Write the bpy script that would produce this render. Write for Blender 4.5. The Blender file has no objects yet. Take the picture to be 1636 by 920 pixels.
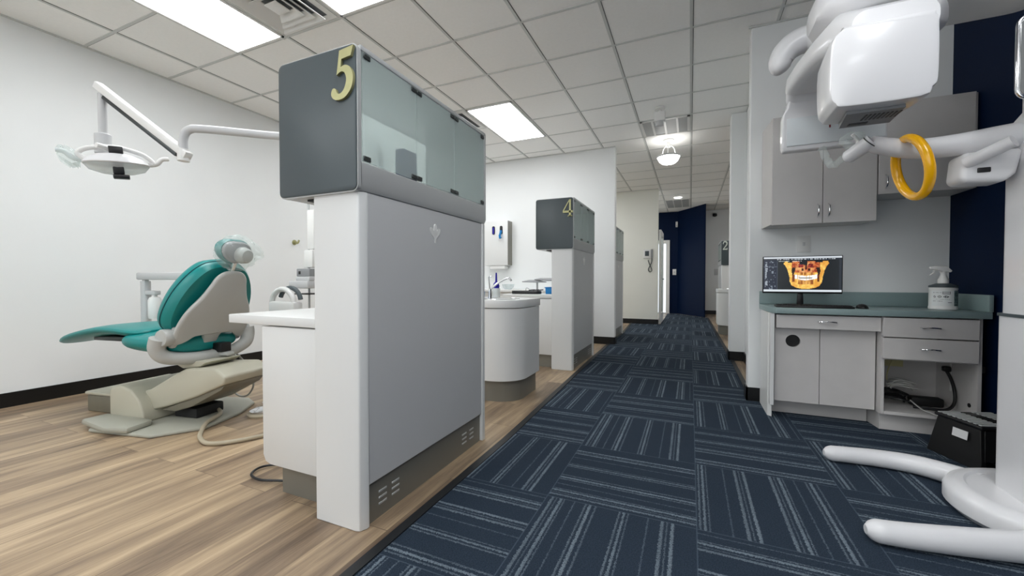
import bpy, bmesh, math, random
from math import sin, cos, pi, radians, sqrt, exp
from mathutils import Vector, Matrix, Euler
random.seed(7)
scn = bpy.context.scene
C = scn.collection

# ---------------------------------------------------------------- camera, world, light, exposure
HC = 0.97
cam = bpy.data.cameras.new('camera')
cam.sensor_width = 36.0
cam.lens = 645.0 / 1636.0 * 36.0
cam.clip_start = 0.02
camo = bpy.data.objects.new('camera', cam)
camo.location = (0, 0, HC)
camo.rotation_euler = (pi / 2 - 0.0187, 0, 0.416)
C.objects.link(camo)
scn.camera = camo

world = bpy.data.worlds.new('world')
scn.world = world
world.use_nodes = True
wbg = world.node_tree.nodes['Background']
wbg.inputs[0].default_value = (0.85, 0.92, 1.0, 1)
wbg.inputs[1].default_value = 1.0
LAMP = 11.8            # strength of the ceiling troffers
scn.view_settings.view_transform = 'Standard'
scn.view_settings.look = 'None'
scn.view_settings.gamma = 1.0
scn.view_settings.use_curve_mapping = False
scn.view_settings.exposure = 0.07
scn.cycles.max_bounces = 10
scn.cycles.diffuse_bounces = 6
scn.cycles.transparent_max_bounces = 12
scn.cycles.sample_clamp_indirect = 6.0
scn.cycles.use_denoising = True
CEIL = 2.975

# ---------------------------------------------------------------- materials
def s2l(c):
    c /= 255.0
    return c / 12.92 if c <= 0.04045 else ((c + 0.055) / 1.055) ** 2.4
def rgb(r, g, b): return (s2l(r), s2l(g), s2l(b), 1)

def mat(name, col, rough=0.5, metal=0.0, bump=0.0, bscale=200.0, coat=0.0, spec=0.5, alpha=1.0, vary=0.0, vscale=3.0):
    m = bpy.data.materials.new(name); m.use_nodes = True
    nt = m.node_tree; b = nt.nodes['Principled BSDF']
    b.inputs['Base Color'].default_value = col
    b.inputs['Roughness'].default_value = rough
    b.inputs['Metallic'].default_value = metal
    b.inputs['Coat Weight'].default_value = coat
    b.inputs['Specular IOR Level'].default_value = spec
    b.inputs['Alpha'].default_value = alpha
    tc = nt.nodes.new('ShaderNodeTexCoord')
    if bump:
        n = nt.nodes.new('ShaderNodeTexNoise'); n.inputs['Scale'].default_value = bscale
        nt.links.new(tc.outputs['Object'], n.inputs['Vector'])
        bp = nt.nodes.new('ShaderNodeBump'); bp.inputs['Strength'].default_value = bump; bp.inputs['Distance'].default_value = 0.002
        nt.links.new(n.outputs['Fac'], bp.inputs['Height']); nt.links.new(bp.outputs['Normal'], b.inputs['Normal'])
    n2 = nt.nodes.new('ShaderNodeTexNoise'); n2.inputs['Scale'].default_value = vscale
    nt.links.new(tc.outputs['Object'], n2.inputs['Vector'])
    mx = nt.nodes.new('ShaderNodeMix'); mx.data_type = 'RGBA'
    v = vary if vary else 0.02
    mx.inputs[6].default_value = tuple(c * (1 - v) for c in col[:3]) + (1,)
    mx.inputs[7].default_value = tuple(min(1, c * (1 + v)) for c in col[:3]) + (1,)
    nt.links.new(n2.outputs['Fac'], mx.inputs[0]); nt.links.new(mx.outputs[2], b.inputs['Base Color'])
    return m

def emat(name, col, strength):
    m = bpy.data.materials.new(name); m.use_nodes = True
    nt = m.node_tree; nt.nodes.clear()
    e = nt.nodes.new('ShaderNodeEmission'); o = nt.nodes.new('ShaderNodeOutputMaterial')
    e.inputs[0].default_value = col; e.inputs[1].default_value = strength
    nt.links.new(e.outputs[0], o.inputs[0]); return m

def glassy(name, col, trans, rough, bump=0.0, bscale=60, milk=0.0):
    """thin sheet: part see-through, part milky, part glossy"""
    m = bpy.data.materials.new(name); m.use_nodes = True
    nt = m.node_tree; nt.nodes.clear(); N = nt.nodes.new; L = nt.links.new
    o = N('ShaderNodeOutputMaterial'); t = N('ShaderNodeBsdfTransparent'); t.inputs[0].default_value = (0.95, 0.98, 0.97, 1)
    p = N('ShaderNodeBsdfPrincipled'); p.inputs['Base Color'].default_value = col; p.inputs['Roughness'].default_value = rough
    mx = N('ShaderNodeMixShader'); mx.inputs[0].default_value = 1 - trans
    L(t.outputs[0], mx.inputs[1]); L(mx.outputs[0], o.inputs[0])
    if milk:
        tl = N('ShaderNodeBsdfTranslucent'); tl.inputs[0].default_value = col; m2 = N('ShaderNodeMixShader'); m2.inputs[0].default_value = milk
        L(p.outputs[0], m2.inputs[1]); L(tl.outputs[0], m2.inputs[2]); L(m2.outputs[0], mx.inputs[2])
    else: L(p.outputs[0], mx.inputs[2])
    if bump:
        tc = N('ShaderNodeTexCoord'); n = N('ShaderNodeTexNoise'); n.inputs['Scale'].default_value = bscale
        L(tc.outputs['Object'], n.inputs['Vector'])
        bp = N('ShaderNodeBump'); bp.inputs['Strength'].default_value = bump; bp.inputs['Distance'].default_value = 0.01
        L(n.outputs['Fac'], bp.inputs['Height']); L(bp.outputs['Normal'], p.inputs['Normal'])
    return m

M = {}
M['wall'] = mat('white wall paint', rgb(232, 234, 234), 0.6, bump=0.12, bscale=180)
M['wall_warm'] = mat('cream wall paint', rgb(230, 230, 222), 0.6, bump=0.12, bscale=180)
M['navy'] = mat('navy wall paint', rgb(0, 21, 52), 0.6, bump=0.1, bscale=160, spec=0.12)
M['ceiling'] = mat('ceiling tile', rgb(248, 248, 246), 0.9, bump=0.3, bscale=260, vary=0.03, vscale=40, spec=0.2)
M['grid'] = mat('ceiling grid', rgb(205, 207, 205), 0.5)
M['grid_dark'] = mat('painted grid shadow', rgb(95, 97, 96), 0.8)
M['base'] = mat('black vinyl base', rgb(14, 15, 16), 0.35)
M['lam'] = mat('white laminate', rgb(222, 223, 222), 0.35, vary=0.01)
M['lamgrey'] = mat('pale grey laminate', rgb(196, 197, 198), 0.4, vary=0.01)
M['woodlam'] = mat('pale ash laminate', rgb(203, 200, 198), 0.45, vary=0.05, vscale=9)
M['inside'] = mat('cabinet inside', rgb(190, 192, 190), 0.6)
M['slate'] = mat('slate grey panel', rgb(66, 76, 80), 0.42, vary=0.03)
M['kick'] = mat('brushed taupe kick plate', rgb(132, 130, 122), 0.38, metal=0.35)
M['silver'] = mat('silver trim', rgb(188, 190, 190), 0.35, metal=0.25)
M['chrome'] = mat('chrome', rgb(225, 226, 228), 0.12, metal=1.0)
M['dmetal'] = mat('dark hinge metal', rgb(70, 74, 74), 0.35, metal=0.7)
M['brass'] = mat('satin brass', rgb(168, 166, 122), 0.42, metal=0.5, vary=0.15, vscale=25)
M['brassedge'] = mat('pale numeral', rgb(200, 205, 195), 0.4, metal=0.3)
M['frost'] = glassy('frosted glass', rgb(236, 242, 242), 0.12, 0.25, 1.0, 70, 0.8)
M['teal'] = mat('teal upholstery vinyl', rgb(0, 128, 126), 0.34, bump=0.08, bscale=300, vary=0.05)
M['seam'] = mat('teal seam piping', rgb(0, 78, 84), 0.5)
M['chairgrey'] = mat('warm grey chair plastic', rgb(184, 185, 182), 0.35)
M['chairbeige'] = mat('beige chair plastic', rgb(186, 183, 166), 0.45)
M['plateg'] = mat('grey green base plate', rgb(166, 166, 154), 0.5, vary=0.06)
M['boxbrown'] = mat('taupe box sides', rgb(118, 114, 100), 0.5, vary=0.06, vscale=20)
M['white'] = mat('white plastic', rgb(228, 228, 226), 0.35)
M['gloss'] = mat('glossy white enamel', rgb(226, 226, 228), 0.3, coat=0.25)
M['machgrey'] = mat('matt grey machine underside', rgb(142, 144, 146), 0.5)
M['panelgrey'] = mat('light grey machine panel', rgb(205, 211, 214), 0.3)
M['yellow'] = mat('yellow handle', rgb(255, 186, 0), 0.22, coat=0.5)
M['black'] = mat('black plastic', rgb(16, 16, 18), 0.4)
M['blackm'] = mat('matt black plastic', rgb(10, 10, 11), 0.6)
M['red'] = mat('red mark', rgb(120, 20, 30), 0.5)
M['counter'] = mat('teal grey worktop', rgb(136, 156, 156), 0.4, vary=0.14, vscale=220)
M['blue'] = mat('bright blue plastic', rgb(10, 120, 185), 0.4)
M['bluebox'] = mat('dark blue carton', rgb(14, 52, 112), 0.5)
M['indigo'] = mat('indigo glass', rgb(40, 34, 150), 0.25)
M['clearglass'] = glassy('clear glass', rgb(225, 230, 230), 0.86, 0.05)
M['tintglass'] = glassy('lightly tinted glass', rgb(206, 216, 214), 0.62, 0.14)
M['film'] = glassy('clear plastic film', rgb(235, 238, 238), 0.80, 0.07, 1.0, 22)
M['clear'] = glassy('clear plastic', rgb(225, 230, 232), 0.55, 0.1, 0.2, 30)
M['ivory'] = mat('ivory outlet', rgb(206, 200, 150), 0.45)
M['beigecord'] = mat('beige cord', rgb(176, 166, 144), 0.5)
M['greycord'] = mat('grey hose', rgb(170, 170, 166), 0.45)
M['paper'] = mat('white paper label', rgb(225, 226, 226), 0.6)
M['labelgrey'] = mat('dark green label ink', rgb(74, 92, 92), 0.6)
M['tread'] = mat('grey tread strips', rgb(200, 202, 202), 0.6)
M['edge'] = mat('dark carpet edge strip', rgb(26, 29, 32), 0.5)
M['darkgap'] = mat('dark recess', rgb(30, 31, 32), 0.7)
M['throat'] = mat('vent throat with painted shade', rgb(92, 95, 96), 0.6)  # throat shade is put into this grey so the louvers stand out
M['louver'] = mat('grey air louver', rgb(168, 170, 170), 0.5)
M['lamp'] = emat('lamp diffuser', (0.965, 0.985, 1.0, 1), LAMP)
M['bowl'] = emat('lit bowl glass', (1, 0.98, 0.94, 1), 8.0)
M['rear_fill'] = emat('rear fill glow', (0.93, 0.97, 1, 1), 2.1)  # glow for the panes added behind the viewpoint
M['daylight'] = emat('daylight in door glass', (0.86, 0.95, 1, 1), 1.4)
M['lcd'] = emat('light display strip', (0.85, 0.92, 0.97, 1), 0.75)
M['mirror'] = mat('grey mirror panel', rgb(150, 152, 150), 0.25, metal=0.3)

def carpet_mat():
    m = bpy.data.materials.new('navy striped carpet tiles'); m.use_nodes = True
    nt = m.node_tree; N = nt.nodes.new; L = nt.links.new; b = nt.nodes['Principled BSDF']
    b.inputs['Roughness'].default_value = 0.95; b.inputs['Specular IOR Level'].default_value = 0.15
    g = N('ShaderNodeNewGeometry'); sep = N('ShaderNodeSeparateXYZ'); L(g.outputs['Position'], sep.inputs[0])
    def mt(op, a, bb=None, c=None):
        n = N('ShaderNodeMath'); n.operation = op
        for i, v in enumerate((a, bb, c)):
            if v is None: continue
            if isinstance(v, (int, float)): n.inputs[i].default_value = v
            else: L(v, n.inputs[i])
        return n.outputs[0]
    T = 0.61
    x = mt('DIVIDE', mt('SUBTRACT', sep.outputs[0], 0.03), T); y = mt('DIVIDE', mt('SUBTRACT', sep.outputs[1], 1.71), T)
    ix = mt('FLOOR', x); iy = mt('FLOOR', y); fx = mt('SUBTRACT', x, ix); fy = mt('SUBTRACT', y, iy)
    par = mt('MODULO', mt('ADD', mt('ADD', ix, iy), 100.0), 2.0)     # 0: stripes run along the corridor
    u = mt('ADD', mt('MULTIPLY', fx, mt('SUBTRACT', 1.0, par)), mt('MULTIPLY', fy, par))
    v = mt('ADD', mt('MULTIPLY', fy, mt('SUBTRACT', 1.0, par)), mt('MULTIPLY', fx, par))
    cmb = N('ShaderNodeCombineXYZ'); L(ix, cmb.inputs[0]); L(iy, cmb.inputs[1])
    wn = N('ShaderNodeTexWhiteNoise'); wn.noise_dimensions = '2D'; L(cmb.outputs[0], wn.inputs['Vector'])
    u2 = mt('FRACT', mt('ADD', u, mt('MULTIPLY', mt('FLOOR', mt('MULTIPLY', wn.outputs['Value'], 4.0)), 0.25)))
    r = N('ShaderNodeValToRGB'); r.color_ramp.interpolation = 'CONSTANT'
    st = [(0.035, .017, .8), (0.068, .010, .55), (0.094, .020, 1), (0.285, .016, .75), (0.318, .010, .45), (0.345, .019, .95),
          (0.376, .009, .6), (0.53, .012, .6), (0.556, .022, 1), (0.60, .010, .5), (0.45, .010, .45), (0.765, .012, .65), (0.79, .018, .9), (0.822, .009, .5), (0.95, .010, .4)]
    el = r.color_ramp.elements
    el[0].position = 0; el[0].color = (0, 0, 0, 1); el[1].position = 0.999; el[1].color = (0, 0, 0, 1)
    for p, w, a in sorted(st):
        e = el.new(p); e.color = (a, a, a, 1); e = el.new(p + w); e.color = (0, 0, 0, 1)
    nz = N('ShaderNodeTexNoise'); nz.inputs['Scale'].default_value = 190; nz.inputs['Detail'].default_value = 2; L(g.outputs['Position'], nz.inputs['Vector'])
    nzl = N('ShaderNodeTexNoise'); nzl.inputs['Scale'].default_value = 7; L(g.outputs['Position'], nzl.inputs['Vector'])
    jit = mt('MULTIPLY', mt('SUBTRACT', nz.outputs['Fac'], 0.5), 0.03)
    L(mt('ADD', u2, jit), r.inputs[0])
    edge = mt('MINIMUM', mt('MINIMUM', fx, fy), mt('MINIMUM', mt('SUBTRACT', 1.0, fx), mt('SUBTRACT', 1.0, fy)))
    em = mt('LESS_THAN', edge, 0.004)
    fac = mt('MULTIPLY', mt('MULTIPLY', r.outputs[0], mt('SUBTRACT', mt('MULTIPLY', nz.outputs['Fac'], 2.2), 0.25)), mt('ADD', 0.45, mt('MULTIPLY', nzl.outputs['Fac'], 0.9)))
    base = N('ShaderNodeMix'); base.data_type = 'RGBA'; base.inputs[6].default_value = rgb(6, 15, 25); base.inputs[7].default_value = rgb(60, 73, 89)
    nz2 = N('ShaderNodeTexNoise'); nz2.inputs['Scale'].default_value = 230; nz2.inputs['Detail'].default_value = 3; L(g.outputs['Position'], nz2.inputs['Vector'])
    L(nz2.outputs['Fac'], base.inputs[0])
    mx = N('ShaderNodeMix'); mx.data_type = 'RGBA'; L(fac, mx.inputs[0]); L(base.outputs[2], mx.inputs[6]); mx.inputs[7].default_value = rgb(116, 128, 138)
    mx2 = N('ShaderNodeMix'); mx2.data_type = 'RGBA'; L(mt('MULTIPLY', em, 0.5), mx2.inputs[0]); L(mx.outputs[2], mx2.inputs[6]); mx2.inputs[7].default_value = rgb(80, 92, 104)
    L(mx2.outputs[2], b.inputs['Base Color'])
    bp = N('ShaderNodeBump'); bp.inputs['Strength'].default_value = 0.5; bp.inputs['Distance'].default_value = 0.004; L(nz.outputs['Fac'], bp.inputs['Height']); L(bp.outputs['Normal'], b.inputs['Normal'])
    return m
M['carpet'] = carpet_mat()

def floor_mat():
    m = bpy.data.materials.new('oak vinyl planks'); m.use_nodes = True
    nt = m.node_tree; N = nt.nodes.new; L = nt.links.new; b = nt.nodes['Principled BSDF']
    b.inputs['Roughness'].default_value = 0.42; b.inputs['Specular IOR Level'].default_value = 0.4
    g = N('ShaderNodeNewGeometry'); mp = N('ShaderNodeMapping'); mp.inputs['Rotation'].default_value = (0, 0, pi / 2)
    L(g.outputs['Position'], mp.inputs[0])
    br = N('ShaderNodeTexBrick'); L(mp.outputs[0], br.inputs[0])
    br.inputs['Scale'].default_value = 1; br.inputs['Brick Width'].default_value = 1.22; br.inputs['Row Height'].default_value = 0.178
    br.inputs['Mortar Size'].default_value = 0.0018; br.inputs['Mortar Smooth'].default_value = 0.2
    br.offset = 0.37; br.offset_frequency = 2
    br.inputs['Color1'].default_value = (0, 0, 0, 1); br.inputs['Color2'].default_value = (1, 1, 1, 1); br.inputs['Mortar'].default_value = (0.5, 0.5, 0.5, 1)
    # long streaks of grain, different in each plank
    mp2 = N('ShaderNodeMapping'); mp2.inputs['Scale'].default_value = (9.0, 0.75, 1); L(g.outputs['Position'], mp2.inputs[0])
    add = N('ShaderNodeVectorMath'); add.operation = 'ADD'; sc = N('ShaderNodeVectorMath'); sc.operation = 'SCALE'; sc.inputs['Scale'].default_value = 37.0
    L(br.outputs['Color'], sc.inputs[0]); L(mp2.outputs[0], add.inputs[0]); L(sc.outputs[0], add.inputs[1])
    n1 = N('ShaderNodeTexNoise'); n1.inputs['Scale'].default_value = 1.3; n1.inputs['Detail'].default_value = 6; n1.inputs['Roughness'].default_value = 0.62; n1.inputs['Distortion'].default_value = 0.4; L(add.outputs[0], n1.inputs['Vector'])
    mp3 = N('ShaderNodeMapping'); mp3.inputs['Scale'].default_value = (140, 5, 1); L(g.outputs['Position'], mp3.inputs[0])
    n2 = N('ShaderNodeTexNoise'); n2.inputs['Scale'].default_value = 1.0; n2.inputs['Detail'].default_value = 4; L(mp3.outputs[0], n2.inputs['Vector'])
    cr = N('ShaderNodeValToRGB'); el = cr.color_ramp.elements
    el[0].position = 0.30; el[0].color = rgb(100, 84, 70); el[1].position = 0.72; el[1].color = rgb(200, 178, 148)
    e = el.new(0.46); e.color = rgb(144, 124, 102); e = el.new(0.58); e.color = rgb(172, 150, 122)
    def mt(op, a, bb):
        n = N('ShaderNodeMath'); n.operation = op
        for i, v in enumerate((a, bb)):
            if isinstance(v, (int, float)): n.inputs[i].default_value = v
            else: L(v, n.inputs[i])
        return n.outputs[0]
    sepc = N('ShaderNodeSeparateColor'); L(br.outputs['Color'], sepc.inputs[0])
    f = mt('ADD', mt('MULTIPLY', n1.outputs['Fac'], 0.8), mt('ADD', mt('MULTIPLY', n2.outputs['Fac'], 0.16), mt('MULTIPLY', sepc.outputs[0], 0.16)))
    f = mt('SUBTRACT', f, 0.06)
    L(f, cr.inputs[0])
    mx = N('ShaderNodeMix'); mx.data_type = 'RGBA'; L(mt('MULTIPLY', br.outputs['Fac'], 0.55), mx.inputs[0]); L(cr.outputs[0], mx.inputs[6]); mx.inputs[7].default_value = rgb(70, 54, 42)
    L(mx.outputs[2], b.inputs['Base Color'])
    bp = N('ShaderNodeBump'); bp.inputs['Strength'].default_value = 0.15; bp.inputs['Distance'].default_value = 0.002; L(n2.outputs['Fac'], bp.inputs['Height']); L(bp.outputs['Normal'], b.inputs['Normal'])
    return m
M['floor'] = floor_mat()

def attr_mat(name, emit=0.0, rough=0.5):
    m = bpy.data.materials.new(name); m.use_nodes = True
    nt = m.node_tree; N = nt.nodes.new; L = nt.links.new; b = nt.nodes['Principled BSDF']
    a = N('ShaderNodeAttribute'); a.attribute_name = 'Col'; b.inputs['Roughness'].default_value = rough
    if emit:
        b.inputs['Base Color'].default_value = (0.01, 0.01, 0.01, 1); L(a.outputs['Color'], b.inputs['Emission Color']); b.inputs['Emission Strength'].default_value = emit
    else: L(a.outputs['Color'], b.inputs['Base Color'])
    return m
M['screen'] = attr_mat('lit screen picture', 1.0, 0.2)
M['print'] = attr_mat('printed label', 0.0, 0.45)

# ---------------------------------------------------------------- mesh builder
class B:
    def __init__(s): s.bm = bmesh.new()
    def _xf(s, vs, mtx):
        if mtx is not None: bmesh.ops.transform(s.bm, matrix=mtx, verts=vs)
    def box(s, x0, x1, y0, y1, z0, z1, bev=0.0, seg=2, mtx=None):
        t = bmesh.new(); bmesh.ops.create_cube(t, size=1)
        for v in t.verts: v.co = Vector(((x0 + x1) / 2 + v.co.x * (x1 - x0), (y0 + y1) / 2 + v.co.y * (y1 - y0), (z0 + z1) / 2 + v.co.z * (z1 - z0)))
        if bev: bmesh.ops.bevel(t, geom=t.edges[:], offset=bev, segments=seg, profile=0.5, affect='EDGES')
        return s._merge(t, mtx)
    def _merge(s, t, mtx=None):
        if mtx is not None: bmesh.ops.transform(t, matrix=mtx, verts=t.verts)
        bmesh.ops.recalc_face_normals(t, faces=t.faces[:])
        me = bpy.data.meshes.new('tmp'); t.to_mesh(me); t.free(); s.bm.from_mesh(me); bpy.data.meshes.remove(me); return s
    def loft(s, rings, caps=True, closed=False, mtx=None):
        t = bmesh.new(); R = [[t.verts.new(p) for p in r] for r in rings]; n = len(rings[0])
        m = len(R)
        for i in range(m if closed else m - 1):
            a, b = R[i], R[(i + 1) % m]
            for j in range(n): t.faces.new((a[j], a[(j + 1) % n], b[(j + 1) % n], b[j]))
        if caps and not closed: t.faces.new(R[0][::-1]); t.faces.new(R[-1])
        return s._merge(t, mtx)
    def tube(s, pts, rad, n=12, closed=False, flat=1.0, up=None, mtx=None):
        P = [Vector(p) for p in pts]; m = len(P)
        rr = rad if isinstance(rad, (list, tuple)) else [rad] * m
        rings = []; prev = None
        for i in range(m):
            if closed: d = (P[(i + 1) % m] - P[i - 1]).normalized()
            else: d = (P[min(i + 1, m - 1)] - P[max(i - 1, 0)]).normalized()
            if prev is None:
                u = Vector(up) if up else (Vector((0, 0, 1)) if abs(d.z) < 0.9 else Vector((1, 0, 0)))
            else: u = prev
            u = (u - d * u.dot(d)).normalized(); w = d.cross(u); prev = u
            rings.append([P[i] + u * cos(2 * pi * k / n) * rr[i] * flat + w * sin(2 * pi * k / n) * rr[i] for k in range(n)])
        return s.loft(rings, not closed, closed, mtx)
    def lathe(s, prof, cx=0, cy=0, cz=0, n=28, mtx=None):
        rings = [[Vector((cx + r * cos(2 * pi * k / n), cy + r * sin(2 * pi * k / n), cz + z)) for k in range(n)] for r, z in prof]
        return s.loft(rings, True, False, mtx)
    def prism(s, poly, h0, h1, plane='xy', bev=0.0, seg=2, mtx=None):
        t = bmesh.new()
        f = {'xy': lambda a, b, h: (a, b, h), 'xz': lambda a, b, h: (a, h, b), 'yz': lambda a, b, h: (h, a, b)}[plane]
        A = [t.verts.new(f(a, b, h0)) for a, b in poly]; Bv = [t.verts.new(f(a, b, h1)) for a, b in poly]
        n = len(poly); t.faces.new(A[::-1]); t.faces.new(Bv)
        for j in range(n): t.faces.new((A[j], A[(j + 1) % n], Bv[(j + 1) % n], Bv[j]))
        bmesh.ops.recalc_face_normals(t, faces=t.faces[:])
        if bev: bmesh.ops.bevel(t, geom=[e for e in t.edges if abs(e.calc_face_angle(0)) > 0.6], offset=bev, segments=seg, profile=0.5, affect='EDGES')
        return s._merge(t, mtx)
    def ball(s, c, r, n=16, mtx=None):
        t = bmesh.new(); bmesh.ops.create_uvsphere(t, u_segments=n * 2, v_segments=n, radius=1)
        r = r if isinstance(r, (list, tuple)) else (r, r, r)
        for v in t.verts: v.co = Vector((c[0] + v.co.x * r[0], c[1] + v.co.y * r[1], c[2] + v.co.z * r[2]))
        return s._merge(t, mtx)
    def build(s, name, m, parent=None, bev=0.0, smooth=True, sub=0, local=False, kind=None):
        bm = s.bm
        off = Vector((0, 0, 0)); 
        if parent is not None:
            if not local:
                inv = world_of(parent).inverted(); bmesh.ops.transform(bm, matrix=inv, verts=bm.verts)
        elif bm.verts:
            xs = [v.co.x for v in bm.verts]; ys = [v.co.y for v in bm.verts]; zs = [v.co.z for v in bm.verts]
            off = Vector(((min(xs) + max(xs)) / 2, (min(ys) + max(ys)) / 2, min(zs)))
            bmesh.ops.translate(bm, vec=-off, verts=bm.verts)
        me = bpy.data.meshes.new(name)
        if smooth:
            for f in bm.faces: f.smooth = True
            for e in bm.edges:
                if len(e.link_faces) == 2 and e.calc_face_angle(0) > radians(38): e.smooth = False
        bm.to_mesh(me); bm.free()
        ms = m if isinstance(m, list) else [m]
        for q in ms: me.materials.append(M[q])
        o = bpy.data.objects.new(name, me); C.objects.link(o); o.location = off
        if parent is not None: o.parent = parent
        if bev:
            md = o.modifiers.new('bevel', 'BEVEL'); md.width = bev; md.segments = 2; md.limit_method = 'ANGLE'; md.angle_limit = radians(40); md.harden_normals = False
        if sub:
            md = o.modifiers.new('sub', 'SUBSURF'); md.levels = sub; md.render_levels = sub
        if kind: o['kind'] = kind
        return o

WM = {}
def world_of(o):
    m = Matrix.Translation(o.location) @ o.rotation_euler.to_matrix().to_4x4()
    return (world_of(o.parent) @ m) if o.parent else m

def thing(name, label, cat, loc=(0, 0, 0), rz=0.0, group=None):
    o = bpy.data.objects.new(name, None); C.objects.link(o); o.empty_display_size = 0.1
    o.location = loc; o.rotation_euler = (0, 0, rz); o['label'] = label; o['category'] = cat
    if group: o['group'] = group
    return o
def tag(o, label, cat, group=None):
    o['label'] = label; o['category'] = cat
    if group: o['group'] = group
    return o
def struct(name, b, m, bev=0.0):
    return b.build(name, m, None, bev, smooth=False, kind='structure')
def copy_tree(o, parent=None):
    c = o.copy(); C.objects.link(c); c.parent = parent
    for ch in list(o.children): copy_tree(ch, c)
    return c
def dup(root, d, label, group=None, rz=None):
    c = copy_tree(root); c.location = Vector(root.location) + Vector(d); c['label'] = label
    if rz is not None: c.rotation_euler = (0, 0, rz)
    if group: c['group'] = group
    return c
def smoothpath(pts, k=6, closed=False):
    P = [Vector(p) for p in pts]; n = len(P); out = []
    rng = range(n if closed else n - 1)
    for i in rng:
        if closed: a, b, c, d = P[i - 1], P[i], P[(i + 1) % n], P[(i + 2) % n]
        else: a, b, c, d = P[max(i - 1, 0)], P[i], P[i + 1], P[min(i + 2, n - 1)]
        for j in range(k):
            t = j / k
            out.append(0.5 * ((2 * b) + (c - a) * t + (2 * a - 5 * b + 4 * c - d) * t * t + (3 * b - 3 * c + d - a) * t ** 3))
    if not closed: out.append(P[-1])
    return out
def rrect(w, h, r, n=5, cx=0, cy=0):
    out = []
    for qx, qy, a0 in ((1, 1, 0), (-1, 1, 90), (-1, -1, 180), (1, -1, 270)):
        for k in range(n + 1):
            a = radians(a0 + 90 * k / n); out.append((cx + qx * (w / 2 - r) + r * cos(a), cy + qy * (h / 2 - r) + r * sin(a)))
    return out
def stroke(b, pts, ws, y0, y1, n=6):
    """flat ribbon in the xz plane, thickness y0..y1"""
    P = smoothpath([(p[0], 0, p[1]) for p in pts], n); m = len(P)
    k = len(ws); rings = []
    for i in range(m):
        t = i / (m - 1) * (k - 1); j = min(int(t), k - 2); w = ws[j] + (ws[j + 1] - ws[j]) * (t - j)
        d = (P[min(i + 1, m - 1)] - P[max(i - 1, 0)]).normalized(); nn = Vector((-d.z, 0, d.x)) * w / 2
        a, c = P[i] + nn, P[i] - nn
        rings.append([(a.x, y0, a.z), (c.x, y0, c.z), (c.x, y1, c.z), (a.x, y1, a.z)])
    b.loft(rings)

# ================================================================ STRUCTURE
XL = -4.78; XN = 1.62; YB = 3.74; YK = -3.0
struct('floor', B().box(XL - 0.1, 4.1, YK - 0.1, 14.1, -0.06, 0.0), 'floor')
struct('ceiling', B().box(XL - 0.1, 4.1, YK - 0.1, 14.1, CEIL + 0.004, CEIL + 0.08), 'ceiling')
struct('wall_left', B().box(XL - 0.12, XL, YK, 6.2, 0, CEIL), 'wall')
struct('wall_rear', B().box(XL - 0.12, XN + 0.12, YK - 0.12, YK, 0, 0.45).box(XL - 0.12, XN + 0.12, YK - 0.12, YK, 2.65, CEIL).box(XL - 0.12, -4.3, YK - 0.12, YK, 0.45, 2.65).box(1.2, XN + 0.12, YK - 0.12, YK, 0.45, 2.65).box(-1.7, -1.4, YK - 0.12, YK, 0.45, 2.65), 'wall')
for k_, (wa, wb) in enumerate(((-4.3, -1.7), (-1.4, 1.2))):  # unseen rear windows, added with glowing panes as fill light
    w_ = B()
    for xa in (wa, (wa + wb) / 2 - 0.025, wb - 0.05): w_.box(xa, xa + 0.05, YK - 0.07, YK - 0.02, 0.45, 2.65)
    w_.box(wa, wb, YK - 0.07, YK - 0.02, 0.45, 0.5).box(wa, wb, YK - 0.07, YK - 0.02, 2.6, 2.65)
    wf = struct('fill_window_%d' % (k_ + 1), w_, 'white')
    B().box(wa + 0.001, wb - 0.001, YK - 0.10, YK - 0.09, 0.451, 2.649).build('glass_pane', 'rear_fill', wf, smooth=False)
struct('wall_right', B().box(XN, XN + 0.12, YK, YB, 0, CEIL), 'navy')
struct('wall_station', B().box(0.43, XN + 0.12, YB, YB + 0.12, 0, CEIL, bev=0.006), 'wall')
struct('wall_passage', B().box(0.60, 0.72, YB + 0.12, 5.55, 0, CEIL), 'wall')
struct('wall_pier', B().box(0.44, 0.74, 5.55, 5.75, 0, CEIL), 'wall')
struct('wall_partition', B().box(XL, -1.045, 6.2, 6.32, 0, CEIL, bev=0.006), 'wall')
struct('wall_entrance', B().box(XL, -0.655, 9.42, 9.54, 0, CEIL), 'wall_warm')
struct('wall_west', B().box(XL - 0.12, XL, 6.32, 14, 0, CEIL), 'wall_warm')
struct('wall_far', B().box(0.30, 4.0, 12.9, 13.0, 0, CEIL), 'wall')
struct('wall_east', B().box(3.6, 3.7, YB + 0.12, 12.9, 0, CEIL), 'wall')
struct('wall_far_navy', B().prism([(0.335, 11.75), (-0.34, 12.75), (-0.34, 13.0), (0.36, 13.0), (0.36, 11.75)], 0, CEIL), 'navy')
struct('wall_end_navy', B().prism([(-0.34, 12.75), (-1.6, 12.75), (-1.6, 13.0), (-0.34, 13.0)], 0, CEIL), 'navy')
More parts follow.
